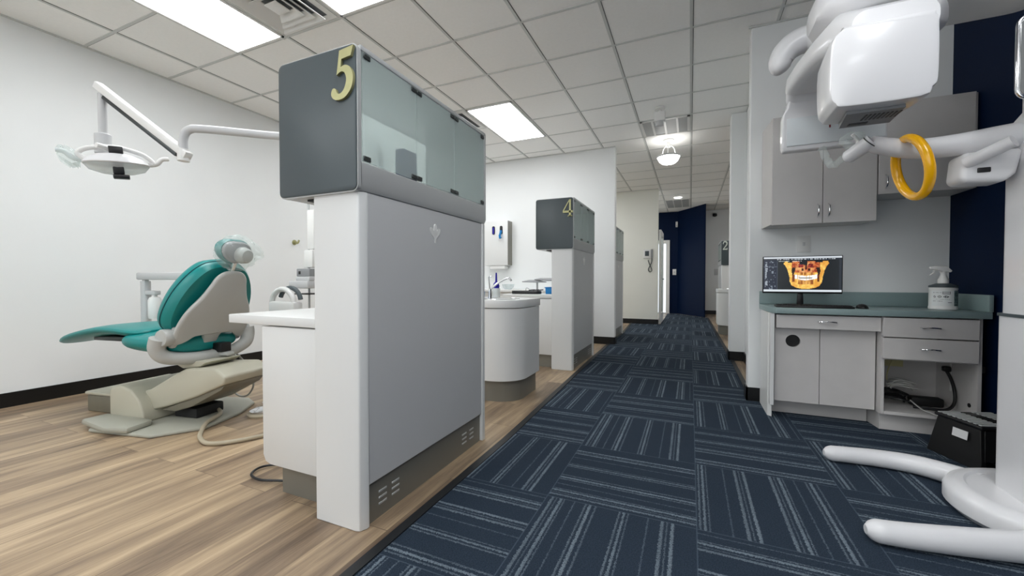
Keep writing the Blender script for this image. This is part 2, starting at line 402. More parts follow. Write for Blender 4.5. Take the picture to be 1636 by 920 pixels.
# black cove bases
bb = 0.11; bt = 0.012
struct('baseboard_left', B().box(XL, XL + bt, YK, 6.2, 0, bb), 'base')
struct('baseboard_partition', B().box(XL + bt, -1.035, 6.2 - bt, 6.2, 0, bb).box(-1.045, -1.033, 6.2 - bt, 6.32 + bt, 0, bb), 'base')
struct('baseboard_entrance', B().box(XL, -0.645, 9.42 - bt, 9.42, 0, bb).box(-0.655, -0.643, 9.42 - bt, 9.54, 0, bb), 'base')
struct('baseboard_station', B().box(0.418, 0.515, YB - bt, YB, 0, bb).box(0.418, 0.43, YB - bt, YB + 0.132, 0, bb), 'base')
struct('baseboard_passage', B().box(0.588, 0.60, YB + 0.13, 5.538, 0, bb), 'base')
struct('baseboard_pier', B().box(0.428, 0.6, 5.538, 5.55, 0, bb).box(0.428, 0.44, 5.538, 5.76, 0, bb), 'base')
struct('baseboard_far', B().box(0.36, 3.6, 12.888, 12.9, 0, bb), 'base')
struct('baseboard_right', B().box(XN - bt, XN, YK, 3.20, 0, bb), 'base')

# ceiling grid: rows every 0.607, columns every 0.61
GX, GY, GS, GR = -0.008, 3.54, 0.61, 0.607
g = B()
for k in range(-9, 8):
    x = GX + GS * k
    if XL < x < 3.55: g.box(x - 0.011, x + 0.011, YK, 12.9, CEIL - 0.001, CEIL + 0.006)
for k in range(-11, 17):
    y = GY + GR * k
    if YK < y < 12.85: g.box(XL, 3.6, y - 0.011, y + 0.011, CEIL - 0.0005, CEIL + 0.0055)
struct('trim_1', g, 'grid')
g = B()  # dark strips paint a shadow line beside each grid bar
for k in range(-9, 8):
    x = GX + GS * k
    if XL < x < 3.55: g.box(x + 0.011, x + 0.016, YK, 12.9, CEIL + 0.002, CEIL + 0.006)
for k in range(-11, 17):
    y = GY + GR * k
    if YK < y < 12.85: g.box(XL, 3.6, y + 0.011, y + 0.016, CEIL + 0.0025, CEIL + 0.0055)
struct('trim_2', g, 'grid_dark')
g = B()      # wall angle round the ceiling edge
g.box(XL, XL + 0.02, YK, 6.2, CEIL - 0.006, CEIL + 0.003).box(XL, -1.045, 6.18, 6.2, CEIL - 0.006, CEIL + 0.003)
g.box(XL, -0.655, 9.4, 9.42, CEIL - 0.006, CEIL + 0.003).box(0.41, XN, YB - 0.02, YB, CEIL - 0.006, CEIL + 0.003).box(0.36, 3.6, 12.88, 12.9, CEIL - 0.006, CEIL + 0.003)
struct('trim_3', g, 'grid')

# carpet
cp = B().prism([(-1.00, YK + 0.01), (-1.00, 2.2), (-1.08, 4.75), (-1.115, 6.3), (-1.115, 7.6), (-1.2, 9.42), (-0.6, 9.42), (-0.6, 12.68), (-0.36, 12.68), (0.32, 11.70), (0.40, 11.6), (0.45, 5.5), (0.45, 3.86), (0.58, 3.86), (0.58, 3.72), (1.600, 3.72), (1.600, YK + 0.01)], 0.0, 0.004)
tag(cp.build('carpet', 'carpet', None, smooth=False), 'navy blue carpet tiles with pale broken stripes running down the corridor', 'carpet')
ed = B().prism([(-1.04, YK), (-1.04, 2.2), (-1.12, 4.75), (-1.155, 6.3), (-1.155, 7.6), (-1.24, 9.42), (-1.2, 9.42), (-1.115, 7.6), (-1.115, 6.3), (-1.08, 4.75), (-1.00, 2.2), (-1.00, YK)], 0.0, 0.009)
struct('trim_4', ed, 'edge')
ed = B().prism([(0.45, 3.86), (0.45, 5.5), (0.40, 11.6), (0.44, 11.6), (0.49, 5.54), (0.49, 3.86)], 0.0, 0.009)
struct('trim_5', ed, 'edge')

# ================================================================ CEILING FIXTURES
def troffer(x0, y0, x1, y1, label, group='ceiling light panels'):
    t = thing('ceiling_light', label, 'ceiling light', ((x0 + x1) / 2, (y0 + y1) / 2, CEIL), 0, group)
    f = B()
    for a in ((x0, x1, y0, y0 + 0.02), (x0, x1, y1 - 0.02, y1), (x0, x0 + 0.02, y0, y1), (x1 - 0.02, x1, y0, y1)): f.box(*a, CEIL - 0.010, CEIL + 0.003)
    f.build('frame', 'white', t)
    B().box(x0 + 0.02, x1 - 0.02, y0 + 0.02, y1 - 0.02, CEIL - 0.006, CEIL + 0.002).build('diffuser', 'lamp', t, smooth=False)
def gx(k): return GX + GS * k
def gy(k): return GY + GR * k
def cell(cx, ry, nx, ny): return (gx(cx) + 0.012, gy(ry) + 0.012, gx(cx + nx) - 0.012, gy(ry + ny) - 0.012)
troffer(*cell(-6, -4, 1, 2), 'white lit ceiling panel at the top left, nearest the left wall')
troffer(*cell(-4, -4, 1, 2), 'white lit ceiling panel cut by the top edge, right of the big square air vent')
troffer(*cell(-4, 1, 1, 2), 'white lit ceiling panel in mid ceiling, above the back of the tower numbered 5')
for q, (cx, ry) in enumerate(((-6, 1), (-6, -9), (-4, -9), (-1, -6), (1, -6), (1, -10))):  # carpet and navy wall panels are out of view, added as fill light
    troffer(*cell(cx, ry, 1, 2), ('white lit ceiling panel hidden beyond the tower numbered 5, nearer the left wall', 'white lit ceiling panel behind the viewpoint near the left wall',
            'white lit ceiling panel behind the viewpoint beside the carpet', 'added fill light panel over the carpet just above the viewpoint', 'added fill light panel along the navy wall just above the viewpoint', 'added fill light panel behind the viewpoint along the navy wall')[q])
troffer(*cell(-4, 6, 1, 2), 'added unseen fill light panel in the bay beyond the partition wall')  # hidden panels from here on are added to brighten the corridor
troffer(*cell(2, 9, 1, 2), 'added unseen fill light panel in the right-hand bay near the sign numbered 2')
troffer(*cell(-3, 10, 1, 2), 'added fill light panel in the hidden bay beyond the cream entrance wall')
troffer(*cell(2, 2, 1, 2), 'added fill light panel in the hidden room behind the imaging station wall')
troffer(*cell(-6, 6, 1, 2), 'added unseen fill light panel near the left wall beyond the partition')
troffer(*cell(-6, 10, 1, 2), 'added fill light panel in the hidden far left corner bay')

def diffuser_vent(x0, y0, x1, y1, label):
    cx, cy = (x0 + x1) / 2, (y0 + y1) / 2
    t = thing('air_vent', label, 'air vent', (cx, cy, CEIL), 0, 'square ceiling air vents')
    def ring(h0, h1, za, zb, th=0.006):
        R = []
        for h, z in ((h0, za), (h1, zb), (h1, zb - th), (h0, za - th)): R.append([(cx - h, cy - h, z), (cx + h, cy - h, z), (cx + h, cy + h, z), (cx - h, cy + h, z)])
        return B().loft(R, closed=True)
    ring(0.285, 0.235, CEIL + 0.001, CEIL + 0.001).build('frame', 'white', t)
    for k, h in enumerate((0.225, 0.175, 0.125)): ring(h, h - 0.05, CEIL - 0.035, CEIL - 0.006 ).build('louver', 'white', t)
    B().box(cx - 0.06, cx + 0.06, cy - 0.06, cy + 0.06, CEIL - 0.035, CEIL - 0.028, 0.003).build('centre_plate', 'white', t)
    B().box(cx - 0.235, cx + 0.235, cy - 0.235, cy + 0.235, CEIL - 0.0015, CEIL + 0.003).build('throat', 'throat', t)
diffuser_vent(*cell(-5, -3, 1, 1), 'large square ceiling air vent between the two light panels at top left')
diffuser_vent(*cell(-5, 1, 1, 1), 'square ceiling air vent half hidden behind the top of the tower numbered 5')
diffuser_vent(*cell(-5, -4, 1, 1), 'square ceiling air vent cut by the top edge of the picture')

def grille(x0, y0, x1, y1, n, label):
    t = thing('return_grille', label, 'air vent', ((x0 + x1) / 2, (y0 + y1) / 2, CEIL), 0)
    f = B()
    for a in ((x0, x1, y0, y0 + 0.03), (x0, x1, y1 - 0.03, y1), (x0, x0 + 0.03, y0, y1), (x1 - 0.03, x1, y0, y1)): f.box(*a, CEIL - 0.008, CEIL + 0.003)
    f.build('frame', 'white', t)
    B().box(x0 + 0.03, x1 - 0.03, y0 + 0.03, y1 - 0.03, CEIL - 0.002, CEIL + 0.002).build('filter', 'louver', t)
    for k in range(1, n):
        x = x0 + (x1 - x0) * k / n; B().box(x - 0.012, x + 0.012, y0 + 0.03, y1 - 0.03, CEIL - 0.01, CEIL - 0.002).build('bar', 'white', t)
grille(*cell(-1, 3, 1, 1), 4, 'grey return air grille with four bays in the corridor ceiling')
grille(*cell(-1, 12, 1, 2), 3, 'distant grey grille in the ceiling in front of the navy wall')

# emergency light hanging from the ceiling
t = thing('emergency_light', 'small white twin-head emergency light fixed below the corridor ceiling', 'emergency light', (-0.34, 5.02, CEIL))
B().lathe([(0.06, 0.0), (0.06, -0.02), (0.02, -0.03), (0.02, -0.05)], -0.34, 5.02, CEIL).build('canopy', 'white', t)
B().box(-0.40, -0.28, 4.98, 5.08, CEIL - 0.16, CEIL - 0.05, 0.012).build('housing', 'white', t)
B().lathe([(0.035, 0), (0.045, -0.03), (0.045, -0.06), (0.03, -0.065)], -0.34, 5.0, CEIL - 0.16).build('lamp_head', 'lamgrey', t)

# semi flush bowl light
px, py = -0.30, 6.22
t = thing('pendant_light', 'lit white glass bowl pendant hanging on three arms over the corridor', 'pendant light', (px, py, CEIL))
B().lathe([(0.075, 0.0), (0.075, -0.015), (0.03, -0.03), (0.018, -0.05), (0.018, -0.09), (0.028, -0.1), (0.0, -0.105)], px, py, CEIL).build('canopy', 'white', t)
for k in range(3):
    a = 2 * pi * k / 3 + 0.5
    B().tube(smoothpath([(px + 0.02 * cos(a), py + 0.02 * sin(a), CEIL - 0.06), (px + 0.08 * cos(a), py + 0.08 * sin(a), CEIL - 0.11), (px + 0.10 * cos(a), py + 0.10 * sin(a), CEIL - 0.17), (px + 0.145 * cos(a), py + 0.145 * sin(a), CEIL - 0.225)]), 0.006, 8).build('arm', 'white', t)
B().loft([[(px + r_ * cos(2 * pi * k / 36), py + r_ * sin(2 * pi * k / 36), CEIL + z_) for k in range(36)] for r_, z_ in ((0.15, -0.225), (0.165, -0.228), (0.168, -0.24), (0.155, -0.248), (0.15, -0.245))], closed=True).build('rim', 'silver', t)
B().lathe([(0.148, -0.235), (0.145, -0.26), (0.125, -0.30), (0.09, -0.33), (0.04, -0.345), (0.0, -0.347)], px, py, CEIL, 36).build('bowl', 'bowl', t)
B().lathe([(0.0, -0.345), (0.015, -0.35), (0.012, -0.362), (0.0, -0.368)], px, py, CEIL, 12).build('finial', 'silver', t)

o = B().lathe([(0.085, 0.002), (0.085, -0.008), (0.07, -0.012), (0.0, -0.012)], -0.29, 10.6, CEIL, 28).build('recessed_downlight', 'bowl'); tag(o, 'round recessed downlight glowing in the ceiling before the navy wall', 'downlight')
t = thing('security_camera', 'small dark dome camera on the far white wall beside the navy wall', 'camera', (0.62, 12.8, 2.82))
B().lathe([(0.0, 0.05), (0.05, 0.045), (0.06, 0.0), (0.05, -0.03), (0.0, -0.05)], 0.62, 12.83, 2.82, 16).build('dome', 'black', t)
B().box(0.58, 0.66, 12.84, 12.9, 2.84, 2.90, 0.008).build('bracket', 'white', t)

# ================================================================ OPERATORY TOWERS
TY = 1.165
def numeral(kind):
    b = B()
    if kind == '5':
        bowl = smoothpath([(x, y, 0) for x, y in ((0.45, 0.645), (0.64, 0.67), (0.85, 0.60), (0.97, 0.42), (0.90, 0.19), (0.66, 0.03), (0.37, -0.01), (0.14, 0.03), (0.04, 0.13), (0.10, 0.24), (0.23, 0.23), (0.31, 0.13), (0.46, 0.12), (0.61, 0.21), (0.69, 0.38), (0.61, 0.52), (0.45, 0.555), (0.28, 0.50))], 4)
        b.prism([(0.40, 0.99), (0.99, 1.03), (0.88, 0.83), (0.49, 0.81)] + [(p.x, p.y) for p in bowl], 0, 1, 'xz')
    elif kind == '4':
        b.prism([(0.62, 0.0), (0.80, 0.0), (0.80, 1.0), (0.66, 1.0)], 0, 1, 'xz')
        b.prism([(0.66, 1.0), (0.74, 1.0), (0.16, 0.34), (0.05, 0.34)], 0, 1, 'xz')
        b.prism([(0.05, 0.22), (0.98, 0.22), (0.98, 0.34), (0.05, 0.34)], 0, 1, 'xz')
        b.prism([(0.50, 0.0), (0.93, 0.0), (0.90, 0.07), (0.54, 0.07)], 0, 1, 'xz')
    else:
        stroke(b, [(0.16, 0.70), (0.24, 0.92), (0.50, 1.0), (0.76, 0.88), (0.76, 0.66), (0.52, 0.40), (0.20, 0.12)], [0.14, 0.14, 0.15, 0.2, 0.2, 0.14, 0.1], 0, 1, 8)
        b.prism([(0.10, 0.0), (0.86, 0.0), (0.92, 0.24), (0.84, 0.24), (0.78, 0.15), (0.14, 0.15)], 0, 1, 'xz')
    return b
def tower(label, num=None, nm='brass'):
    t = thing('divider_tower', label, 'cabinet', (-1.27, TY, 0), 0, 'numbered divider towers')
    x0, x1, y0, y1 = -1.385, -1.145, TY, 2.175
    # front and rear posts
    B().prism([(x0, y0), (x1 - 0.03, y0), (x1 - 0.012, y0 + 0.006), (x1, y0 + 0.03), (x1, y0 + 0.045), (x0, y0 + 0.045)], 0, 1.31).build('front_post', 'lam', t, 0.004)
    B().box(x0, x1 + 0.004, y1 - 0.03, y1, 0, 1.31).build('rear_post', 'lam', t, 0.004)
    B().box(x0, x1 - 0.004, y0 + 0.048, y1 - 0.033, 0.165, 1.31).build('side_panel', 'lamgrey', t, 0.002)
    k = B().box(x0 + 0.01, x1 - 0.016, y0 + 0.046, y1 - 0.031, 0.0, 0.163).build('kick_plate', 'kick', t)
    for yy in (y0 + 0.135, y0 + 0.215, y1 - 0.215, y1 - 0.135):
        for zz in (0.10, 0.075, 0.05):
            B().box(x1 - 0.017, x1 - 0.0135, yy - 0.024, yy + 0.024, zz, zz + 0.009, 0.0012, 1).build('vent_slot', 'silver', k)
    # emblem: tulip of three petals over a stem
    e = B(); ex = x1 - 0.0045; ey = y0 + 0.50; ez = 1.175
    for ang, ln in ((38, 0.052), (0, 0.06), (-38, 0.052)):      # three leaf-shaped petals
        ca, sa = cos(radians(ang)), sin(radians(ang)); P = []
        for k in range(14):
            q = 2 * pi * k / 14; u_, v_ = 0.013 * sin(q), ln * (0.5 - 0.5 * cos(q)) + 0.012
            P.append((ey + u_ * ca - v_ * sa, ez + u_ * sa + v_ * ca))
        e.prism(P, ex + 0.0005, ex + 0.004, 'yz')
    e.prism([(ey - 0.020, ez + 0.012), (ey + 0.020, ez + 0.012), (ey + 0.006, ez - 0.002), (ey + 0.005, ez - 0.022), (ey - 0.005, ez - 0.022), (ey - 0.006, ez - 0.002)], ex + 0.0002, ex + 0.0042, 'yz')
    e.build('emblem', 'white', t)
    # head box
    hx0, hx1 = -1.565, x1 + 0.008; hz0, hz1 = 1.305, 1.856
    hy1 = y1 + 0.005
    def ring(w, y, r=0.028):
        return [(a, y, b) for a, b in rrect(hx1 - hx0 - 2 * w, hz1 - hz0 - 2 * w, max(r - w, 0.004), 5, (hx0 + hx1) / 2, (hz0 + hz1) / 2)]
    h = B()
    # lower trough with rounded underside, top and back
    prof = [(hx1 - 0.004, hz0 + 0.115), (hx1, hz0 + 0.11), (hx1, hz0 + 0.03), (hx1 - 0.009, hz0 + 0.009), (hx1 - 0.03, hz0), (hx0 + 0.03, hz0), (hx0, hz0 + 0.03), (hx0, hz0 + 0.115)]
    h.prism(prof, y0 + 0.004, hy1, 'xz')
    h.box(hx0, hx1, y0 + 0.004, hy1, hz1 - 0.020, hz1, 0.004)
    h.box(hx0, hx1, hy1 - 0.020, hy1, hz0 + 0.11, hz1 - 0.01)
    h.build('head_box', 'silver', t)
    fr = B(); fr.loft([ring(0, y0 + 0.006), ring(0, y0 - 0.012)]); fr.build('front_frame', 'silver', t)
    fp = B(); fp.loft([ring(0.005, y0 - 0.010), ring(0.005, y0 - 0.016), ring(0.009, y0 - 0.018)]); fp = fp.build('front_panel', 'slate', t)
    if num:
        b = numeral(num); b.bm.verts.ensure_lookup_table(); 
        W, H = (0.118, 0.182)
        mtx = Matrix.Translation((hx1 - 0.002 - W, y0 - 0.029, hz1 - 0.024 - H)) @ Matrix.Diagonal((W, 0.0108, H, 1))
        bmesh.ops.transform(b.bm, matrix=mtx, verts=b.bm.verts)
        b.build('numeral', nm, fp)
    # glass doors with hinges
    gz0, gz1 = hz0 + 0.118, hz1 - 0.022; ys = [y0 + 0.012, y0 + 0.345, y0 + 0.665, hy1 - 0.022]
    for i in range(3):
        gp = B().box(hx1 - 0.008, hx1 - 0.002, ys[i] + 0.002, ys[i + 1] - 0.002, gz0, gz1).build('glass_pane', 'tintglass', t, smooth=False)
        for yy in ((ys[i] + 0.02, ) if i else (ys[i] + 0.025,)):
            for z0, z1 in ((gz0 + 0.003, gz0 + 0.022), (gz1 - 0.022, gz1 - 0.003)):
                B().box(hx1 - 0.010, hx1 + 0.002, yy - 0.018, yy + 0.018, z0, z1, 0.002, 1).build('hinge', 'dmetal', gp)
        yy = ys[i + 1] - 0.02
        for z0, z1 in ((gz0 + 0.003, gz0 + 0.022), (gz1 - 0.022, gz1 - 0.003)):
            B().box(hx1 - 0.010, hx1 + 0.002, yy - 0.018, yy + 0.018, z0, z1, 0.002, 1).build('hinge', 'dmetal', gp)
    B().box(hx0 + 0.003, hx0 + 0.009, y0 + 0.01, hy1 - 0.02, gz0, gz1).build('glass_pane', 'frost', t, smooth=False)
    # vent plate under the overhang
    B().box(hx0 + 0.11, hx0 + 0.17, y0 + 0.03, y0 + 0.20, hz0 - 0.008, hz0 - 0.0005).build('under_plate', 'darkgap', t)
    return t
tow5 = tower('tall white divider tower with slate head panel bearing a brass 5, nearest the viewer', '5')
tow4 = tower('tall white divider tower with slate head panel bearing a brass 4, mid corridor', '4'); tow4.location.y += 3.035
tow3 = dup(tow4, (0.03, 2.33, 0), 'pale grey divider tower half hidden behind the white partition wall')
tow3.location.x = -1.25
for ch in list(tow3.children):
    if ch.name.startswith('front_panel'):
        for n_ in list(ch.children): bpy.data.objects.remove(n_)
tow2 = tower('distant divider tower with slate head panel bearing a pale 2, right of the corridor', '2', 'brassedge')
# the right-hand towers are mirrored: glass towards the corridor on the left
def mirror_things(root, x):
    for o in [c for c in root.children] + [g for c in root.children for g in c.children]:
        me = o.data.copy(); me.transform(Matrix.Diagonal((-1, 1, 1, 1))); me.flip_normals(); o.data = me
    root.location.x = x
mirror_things(tow2, 0.755)
for ch in tow2.children:
    if ch.name.startswith('front_panel'):
        for n_ in ch.children:
            me = n_.data; xs = [v.co.x for v in me.vertices]; c0 = (min(xs) + max(xs)) / 2
            for v in me.vertices: v.co.x = 2 * c0 - v.co.x - 0.0
            me.flip_normals(); 
            for v in me.vertices: v.co.x += 0.02
tow2.location.y = 10.15
tow1 = copy_tree(tow2); tow1.location = (0.79, 6.91, 0); tow1['label'] = 'divider tower on the right whose edge shows past the white pier'
for ch in list(tow1.children):
    if ch.name.startswith('front_panel'):
        for n_ in list(ch.children): bpy.data.objects.remove(n_)

# things inside tower 5
o = B().box(-1.20, -1.152, 1.435, 1.53, 1.4205, 1.55, 0.004).build('carton', 'bluebox'); tag(o, 'small dark blue carton standing behind the frosted glass of the nearest tower', 'box')

# desks beside the towers
def desk(label, ptop, dy):
    t = thing('side_desk', label, 'desk', (-1.6, 1.25 + dy, 0), 0, 'side desks by the towers')
    B().box(-1.985, -1.388, 1.195 + dy, 1.80 + dy, 0.772, 0.812, 0.004).build('desk_top', 'lam', t)
    P = [(-1.765, 0.765), (-1.388, 0.765), (-1.388, 0.145), (-1.72, 0.145), (-1.75, 0.155), (-1.765, 0.185)]
    B().prism(P, 1.205 + dy, 1.70 + dy, 'xz', 0.003).build('pedestal', 'lam', t)
    B().box(-1.705, -1.388, 1.255 + dy, 1.66 + dy, 0.0, 0.148).build('kick_plate', 'kick', t)
    B().box(-1.66, -1.39, 1.25 + dy, 1.66 + dy, 0.7645, 0.7725).build('spacer', 'darkgap', t)
    return t
d5 = desk('white side desk with pedestal left of the nearest tower', 0, 0)
d4 = dup(d5, (0, 3.035, 0), 'white side desk with pedestal left of the tower numbered 4')

# round sink cabinet between towers 5 and 4
def sink_cabinet(cx, cy, label, flip=1):
    t = thing('sink_cabinet', label, 'sink cabinet', (cx, cy, 0), 0, 'round-fronted sink cabinets')
    def outline(w, d, r):
        pts = [(-w / 2, d), (w / 2, d)]
        for k in range(17):
            a = radians(0 - 180 * k / 16); pts.append((w / 2 * cos(a), r * sin(a)))
        return [(cx + a, cy + b) for a, b in pts]
    def out2(w, d, r):
        pts = [(-w / 2, d), (w / 2, d), (w / 2, 0.0)]
        for k in range(1, 16):
            a = radians(-180 * k / 16); pts.append((w / 2 * cos(a), r * sin(a)))
        pts.append((-w / 2, 0.0)); return [(cx + a, cy + b) for a, b in pts]
    B().prism(out2(0.50, 0.30, 0.22), 0.17, 0.745).build('body', 'lam', t)
    B().prism(out2(0.515, 0.31, 0.228), 0.75, 0.815, bev=0.006).build('top', 'lam', t)
    B().prism(out2(0.44, 0.29, 0.185), 0.0, 0.168).build('kick_plate', 'kick', t)
    b = B().lathe([(0.15, 0.0), (0.155, 0.004), (0.165, 0.004), (0.168, 0.0)], cx, cy + 0.02, 0.8155, 32).build('basin_rim', 'chrome', t)
    B().lathe([(0.0, 0.0), (0.148, 0.0), (0.148, 0.002), (0.0, 0.002)], cx, cy + 0.02, 0.8155, 32).build('basin', 'silver', t)
    return t
sc5 = sink_cabinet(-1.475, 3.07, 'round-fronted white sink cabinet seen just right of the nearest tower')
t = thing('faucet', 'chrome swan-neck faucet on the round sink cabinet', 'faucet', (-1.555, 3.06, 0.816))
B().tube([(-1.555, 3.06, 0.8165), (-1.555, 3.06, 0.90)], [0.018, 0.013], 12).build('body', 'chrome', t)
B().tube(smoothpath([(-1.555, 3.06, 0.89), (-1.50, 3.07, 0.94), (-1.42, 3.09, 0.985), (-1.39, 3.095, 0.985), (-1.375, 3.10, 0.965)]), 0.009, 10).build('spout', 'chrome', t)
B().tube([(-1.56, 3.06, 0.90), (-1.565, 3.055, 1.0), (-1.54, 3.055, 1.003)], 0.006, 8).build('handle', 'chrome', t)
t = thing('soap_bottle', 'indigo bottle with a tapered neck behind the sink faucet', 'bottle', (-1.60, 3.27, 0.816))
B().lathe([(0.0, 0.0), (0.028, 0.0), (0.03, 0.02), (0.025, 0.04), (0.010, 0.06), (0.008, 0.12), (0.006, 0.14), (0.0, 0.14)], -1.60, 3.27, 0.90, 16).build('body', 'indigo', t)
B().lathe([(0.0, 0.0), (0.035, 0.0), (0.035, 0.084), (0.0, 0.084)], -1.60, 3.27, 0.816, 20).build('holder', 'clear', t)
o = B().lathe([(0.0, 0.0), (0.03, 0.0), (0.034, 0.06), (0.02, 0.07), (0.0, 0.07)], -1.615, 3.01, 0.8155, 20).build('cup', 'blue'); tag(o, 'bright blue cup at the left edge of the sink cabinet', 'cup')

sc2 = sink_cabinet(-1.475, 3.07, 'distant round-fronted cream sink cabinet in front of the tower numbered 2')
sc2.location = (0.70, 8.22, 0)

# ================================================================ BAY 4 CLUTTER (seen between the two towers)
def P3(X, Y, Z): return (X, Y, Z)
t = thing('wall_cabinet', 'grey-sided white glove dispenser cabinet on the partition wall with two oval openings', 'dispenser', (-2.95, 6.08, 1.2))
B().box(-3.17, -2.745, 6.035, 6.20, 1.22, 1.955, 0.006).build('body', 'lam', t)
B().box(-2.745, -2.737, 6.04, 6.2, 1.225, 1.95).build('side_panel', 'kick', t)
for xx, mm in ((-3.0, 'indigo'), (-2.86, 'blue')):
    B().prism([(xx + a, 1.80 + b) for a, b in rrect(0.05, 0.14, 0.024)], 6.028, 6.0355, 'xz').build('opening', 'darkgap', t)
g_ = B().prism([(-3.0 + a, 1.795 + b) for a, b in rrect(0.028, 0.11, 0.013)], 6.022, 6.0285, 'xz').build('glove', 'indigo', t); g_['label'] = 'indigo glove showing in an opening'
g_ = B().tube(smoothpath([(-2.86, 6.02, 1.79), (-2.855, 5.995, 1.75), (-2.865, 5.985, 1.70), (-2.85, 5.98, 1.66)]), [0.012 + 0.010 * abs(sin(k)) for k in range(19)], 8).build('glove', 'blue', t); g_['label'] = 'bright blue glove hanging out of an opening'
B().box(-3.08, -2.80, 6.05, 6.19, 1.16, 1.218, 0.01).build('tray', 'white', t)

# long counter along the partition wall
t = thing('wall_counter', 'long white counter along the partition wall behind the sink cabinet', 'counter', (-3.0, 5.85, 0))
B().box(-4.2, -1.60, 5.62, 6.195, 0.79, 0.83, 0.004).build('counter_top', 'lam', t)
B().box(-4.18, -1.62, 5.66, 6.19, 0.12, 0.789, 0.004).build('body', 'lam', t)
B().box(-4.15, -1.65, 5.72, 6.18, 0.0, 0.119).build('kick_plate', 'kick', t)

t = thing('instrument_tray', 'long black instrument tray with rounded ends on the desk by tower 4', 'tray', (-1.75, 4.40, 0.813))
B().prism([(a, b) for a, b in rrect(0.36, 0.13, 0.06, 6, -1.75, 4.38)], 0.8135, 0.85, bev=0.008).build('tray', 'black', t)
for k in range(3):
    B().tube([(-1.70 + 0.05 * k, 4.33, 0.858), (-1.66 + 0.05 * k, 4.42, 0.862)], 0.006, 8).build('handpiece', 'dmetal', t)
B().tube(smoothpath([(-1.76, 4.38, 0.852), (-1.74, 4.36, 0.885), (-1.71, 4.37, 0.87)]), 0.004, 6).build('cord', 'silver', t)
o = B().lathe([(0.0, 0.0), (0.05, 0.0), (0.085, 0.03), (0.10, 0.08), (0.094, 0.08), (0.08, 0.035), (0.045, 0.008), (0.0, 0.006)], -2.10, 5.0, 0.831 + 0.0, 24).build('bowl', 'clear')
o.location.z = 0.831; o.location.y = 5.78; o.location.x = -2.62; tag(o, 'clear bowl on the long counter behind the sink faucet', 'bowl')
t = thing('supply_bin', 'bright blue rectangular bin on the desk beside the tower numbered 4', 'bin', (-1.46, 4.5, 0.813))
B().prism([(-1.535, 0.8135), (-1.40, 0.8135), (-1.395, 0.885), (-1.54, 0.885)], 4.44, 4.62, 'xz', 0.003).build('bin', 'blue', t)
B().box(-1.547, -1.39, 4.43, 4.63, 0.885, 0.893, 0.002).build('rim', 'blue', t)
t = thing('delivery_tray', 'two grey angled tray plates on an arm over the desk by tower 4', 'tray', (-1.62, 4.75, 0.812))
B().prism([(-1.93, 4.68), (-1.88, 4.80), (-1.78, 4.80), (-1.60, 4.66), (-1.72, 4.64)], 0.0, 0.01, mtx=Matrix.Translation((0, 4.72, 0.955)) @ Matrix.Rotation(radians(9), 4, 'X') @ Matrix.Translation((0, -4.72, 0))).build('plate', 'machgrey', t)
B().prism([(-1.78, 4.72), (-1.74, 4.84), (-1.40, 4.84), (-1.42, 4.62), (-1.50, 4.62)], 0.0, 0.012, mtx=Matrix.Translation((0, 4.73, 0.975)) @ Matrix.Rotation(radians(7), 4, 'X') @ Matrix.Translation((0, -4.73, 0))).build('plate', 'machgrey', t)
B().tube([(-1.75, 4.74, 0.813), (-1.75, 4.74, 0.965)], 0.012, 10).build('arm', 'silver', t)
B().lathe([(0.0, 0.0), (0.05, 0.0), (0.045, 0.006), (0.0, 0.01)], -1.75, 4.74, 0.813, 20).build('base', 'silver', t)
t = thing('monitor', 'monitor seen from its grey back beside the tower numbered 4', 'monitor', (-1.45, 4.97, 0.812))
mm = Matrix.Translation((-1.42, 4.95, 1.13)) @ Matrix.Rotation(radians(-8), 4, 'X') @ Matrix.Rotation(radians(12), 4, 'Z')
B().box(-0.155, 0.01, -0.012, 0.012, -0.15, 0.15, 0.006, mtx=mm).build('shell', 'lamgrey', t)
B().box(-0.06, 0.0, -0.03, -0.0125, -0.07, 0.06, 0.004, mtx=mm).build('mount', 'dmetal', t)
B().tube([(-1.45, 4.975, 0.8135), (-1.45, 4.975, 1.09)], 0.016, 10).build('stand', 'lamgrey', t)
B().box(-1.50, -1.40, 4.88, 5.02, 0.8135, 0.825, 0.004).build('base', 'lamgrey', t)

# equipment seen in the gap left of tower 5
t = thing('equipment_pole', 'thin white pole with shelf boxes seen in the gap left of the nearest tower', 'pole', (-3.155, 2.6, 0))
PX, PY = -3.155, 2.60
B().tube([(PX, PY, 0.03), (PX, PY, 1.70)], 0.009, 10).build('pole', 'silver', t)
B().lathe([(0.0, 0.0), (0.1, 0.0), (0.09, 0.02), (0.03, 0.035), (0.0, 0.035)], PX, PY, 0.0, 24).build('base', 'lamgrey', t)
B().box(PX + 0.012, PX + 0.10, PY - 0.03, PY + 0.05, 1.25, 1.60, 0.008).build('screen_back', 'white', t)
B().box(PX + 0.0, PX + 0.10, PY - 0.05, PY + 0.05, 1.085, 1.24, 0.008).build('bracket', 'white', t)
B().box(PX - 0.075, PX + 0.09, PY - 0.07, PY + 0.07, 1.005, 1.075, 0.006).build('control_box', 'machgrey', t)
B().box(PX - 0.045, PX - 0.022, PY - 0.073, PY - 0.0701, 1.025, 1.052).build('switch', 'black', t)
B().box(PX - 0.07, PX + 0.10, PY - 0.08, PY + 0.08, 0.967, 1.0045, 0.006).build('shelf', 'lamgrey', t)
B().box(PX - 0.14, PX + 0.10, PY - 0.10, PY + 0.10, 0.90, 0.966, 0.01).build('shelf_box', 'lamgrey', t)
B().box(PX - 0.10, PX + 0.10, PY - 0.10, PY + 0.10, 0.845, 0.855, 0.002).build('tray', 'black', t)
t = thing('assistant_stool', 'white rounded stool back with dark grey pad behind the side desk', 'stool', (-3.33, 2.36, 0))
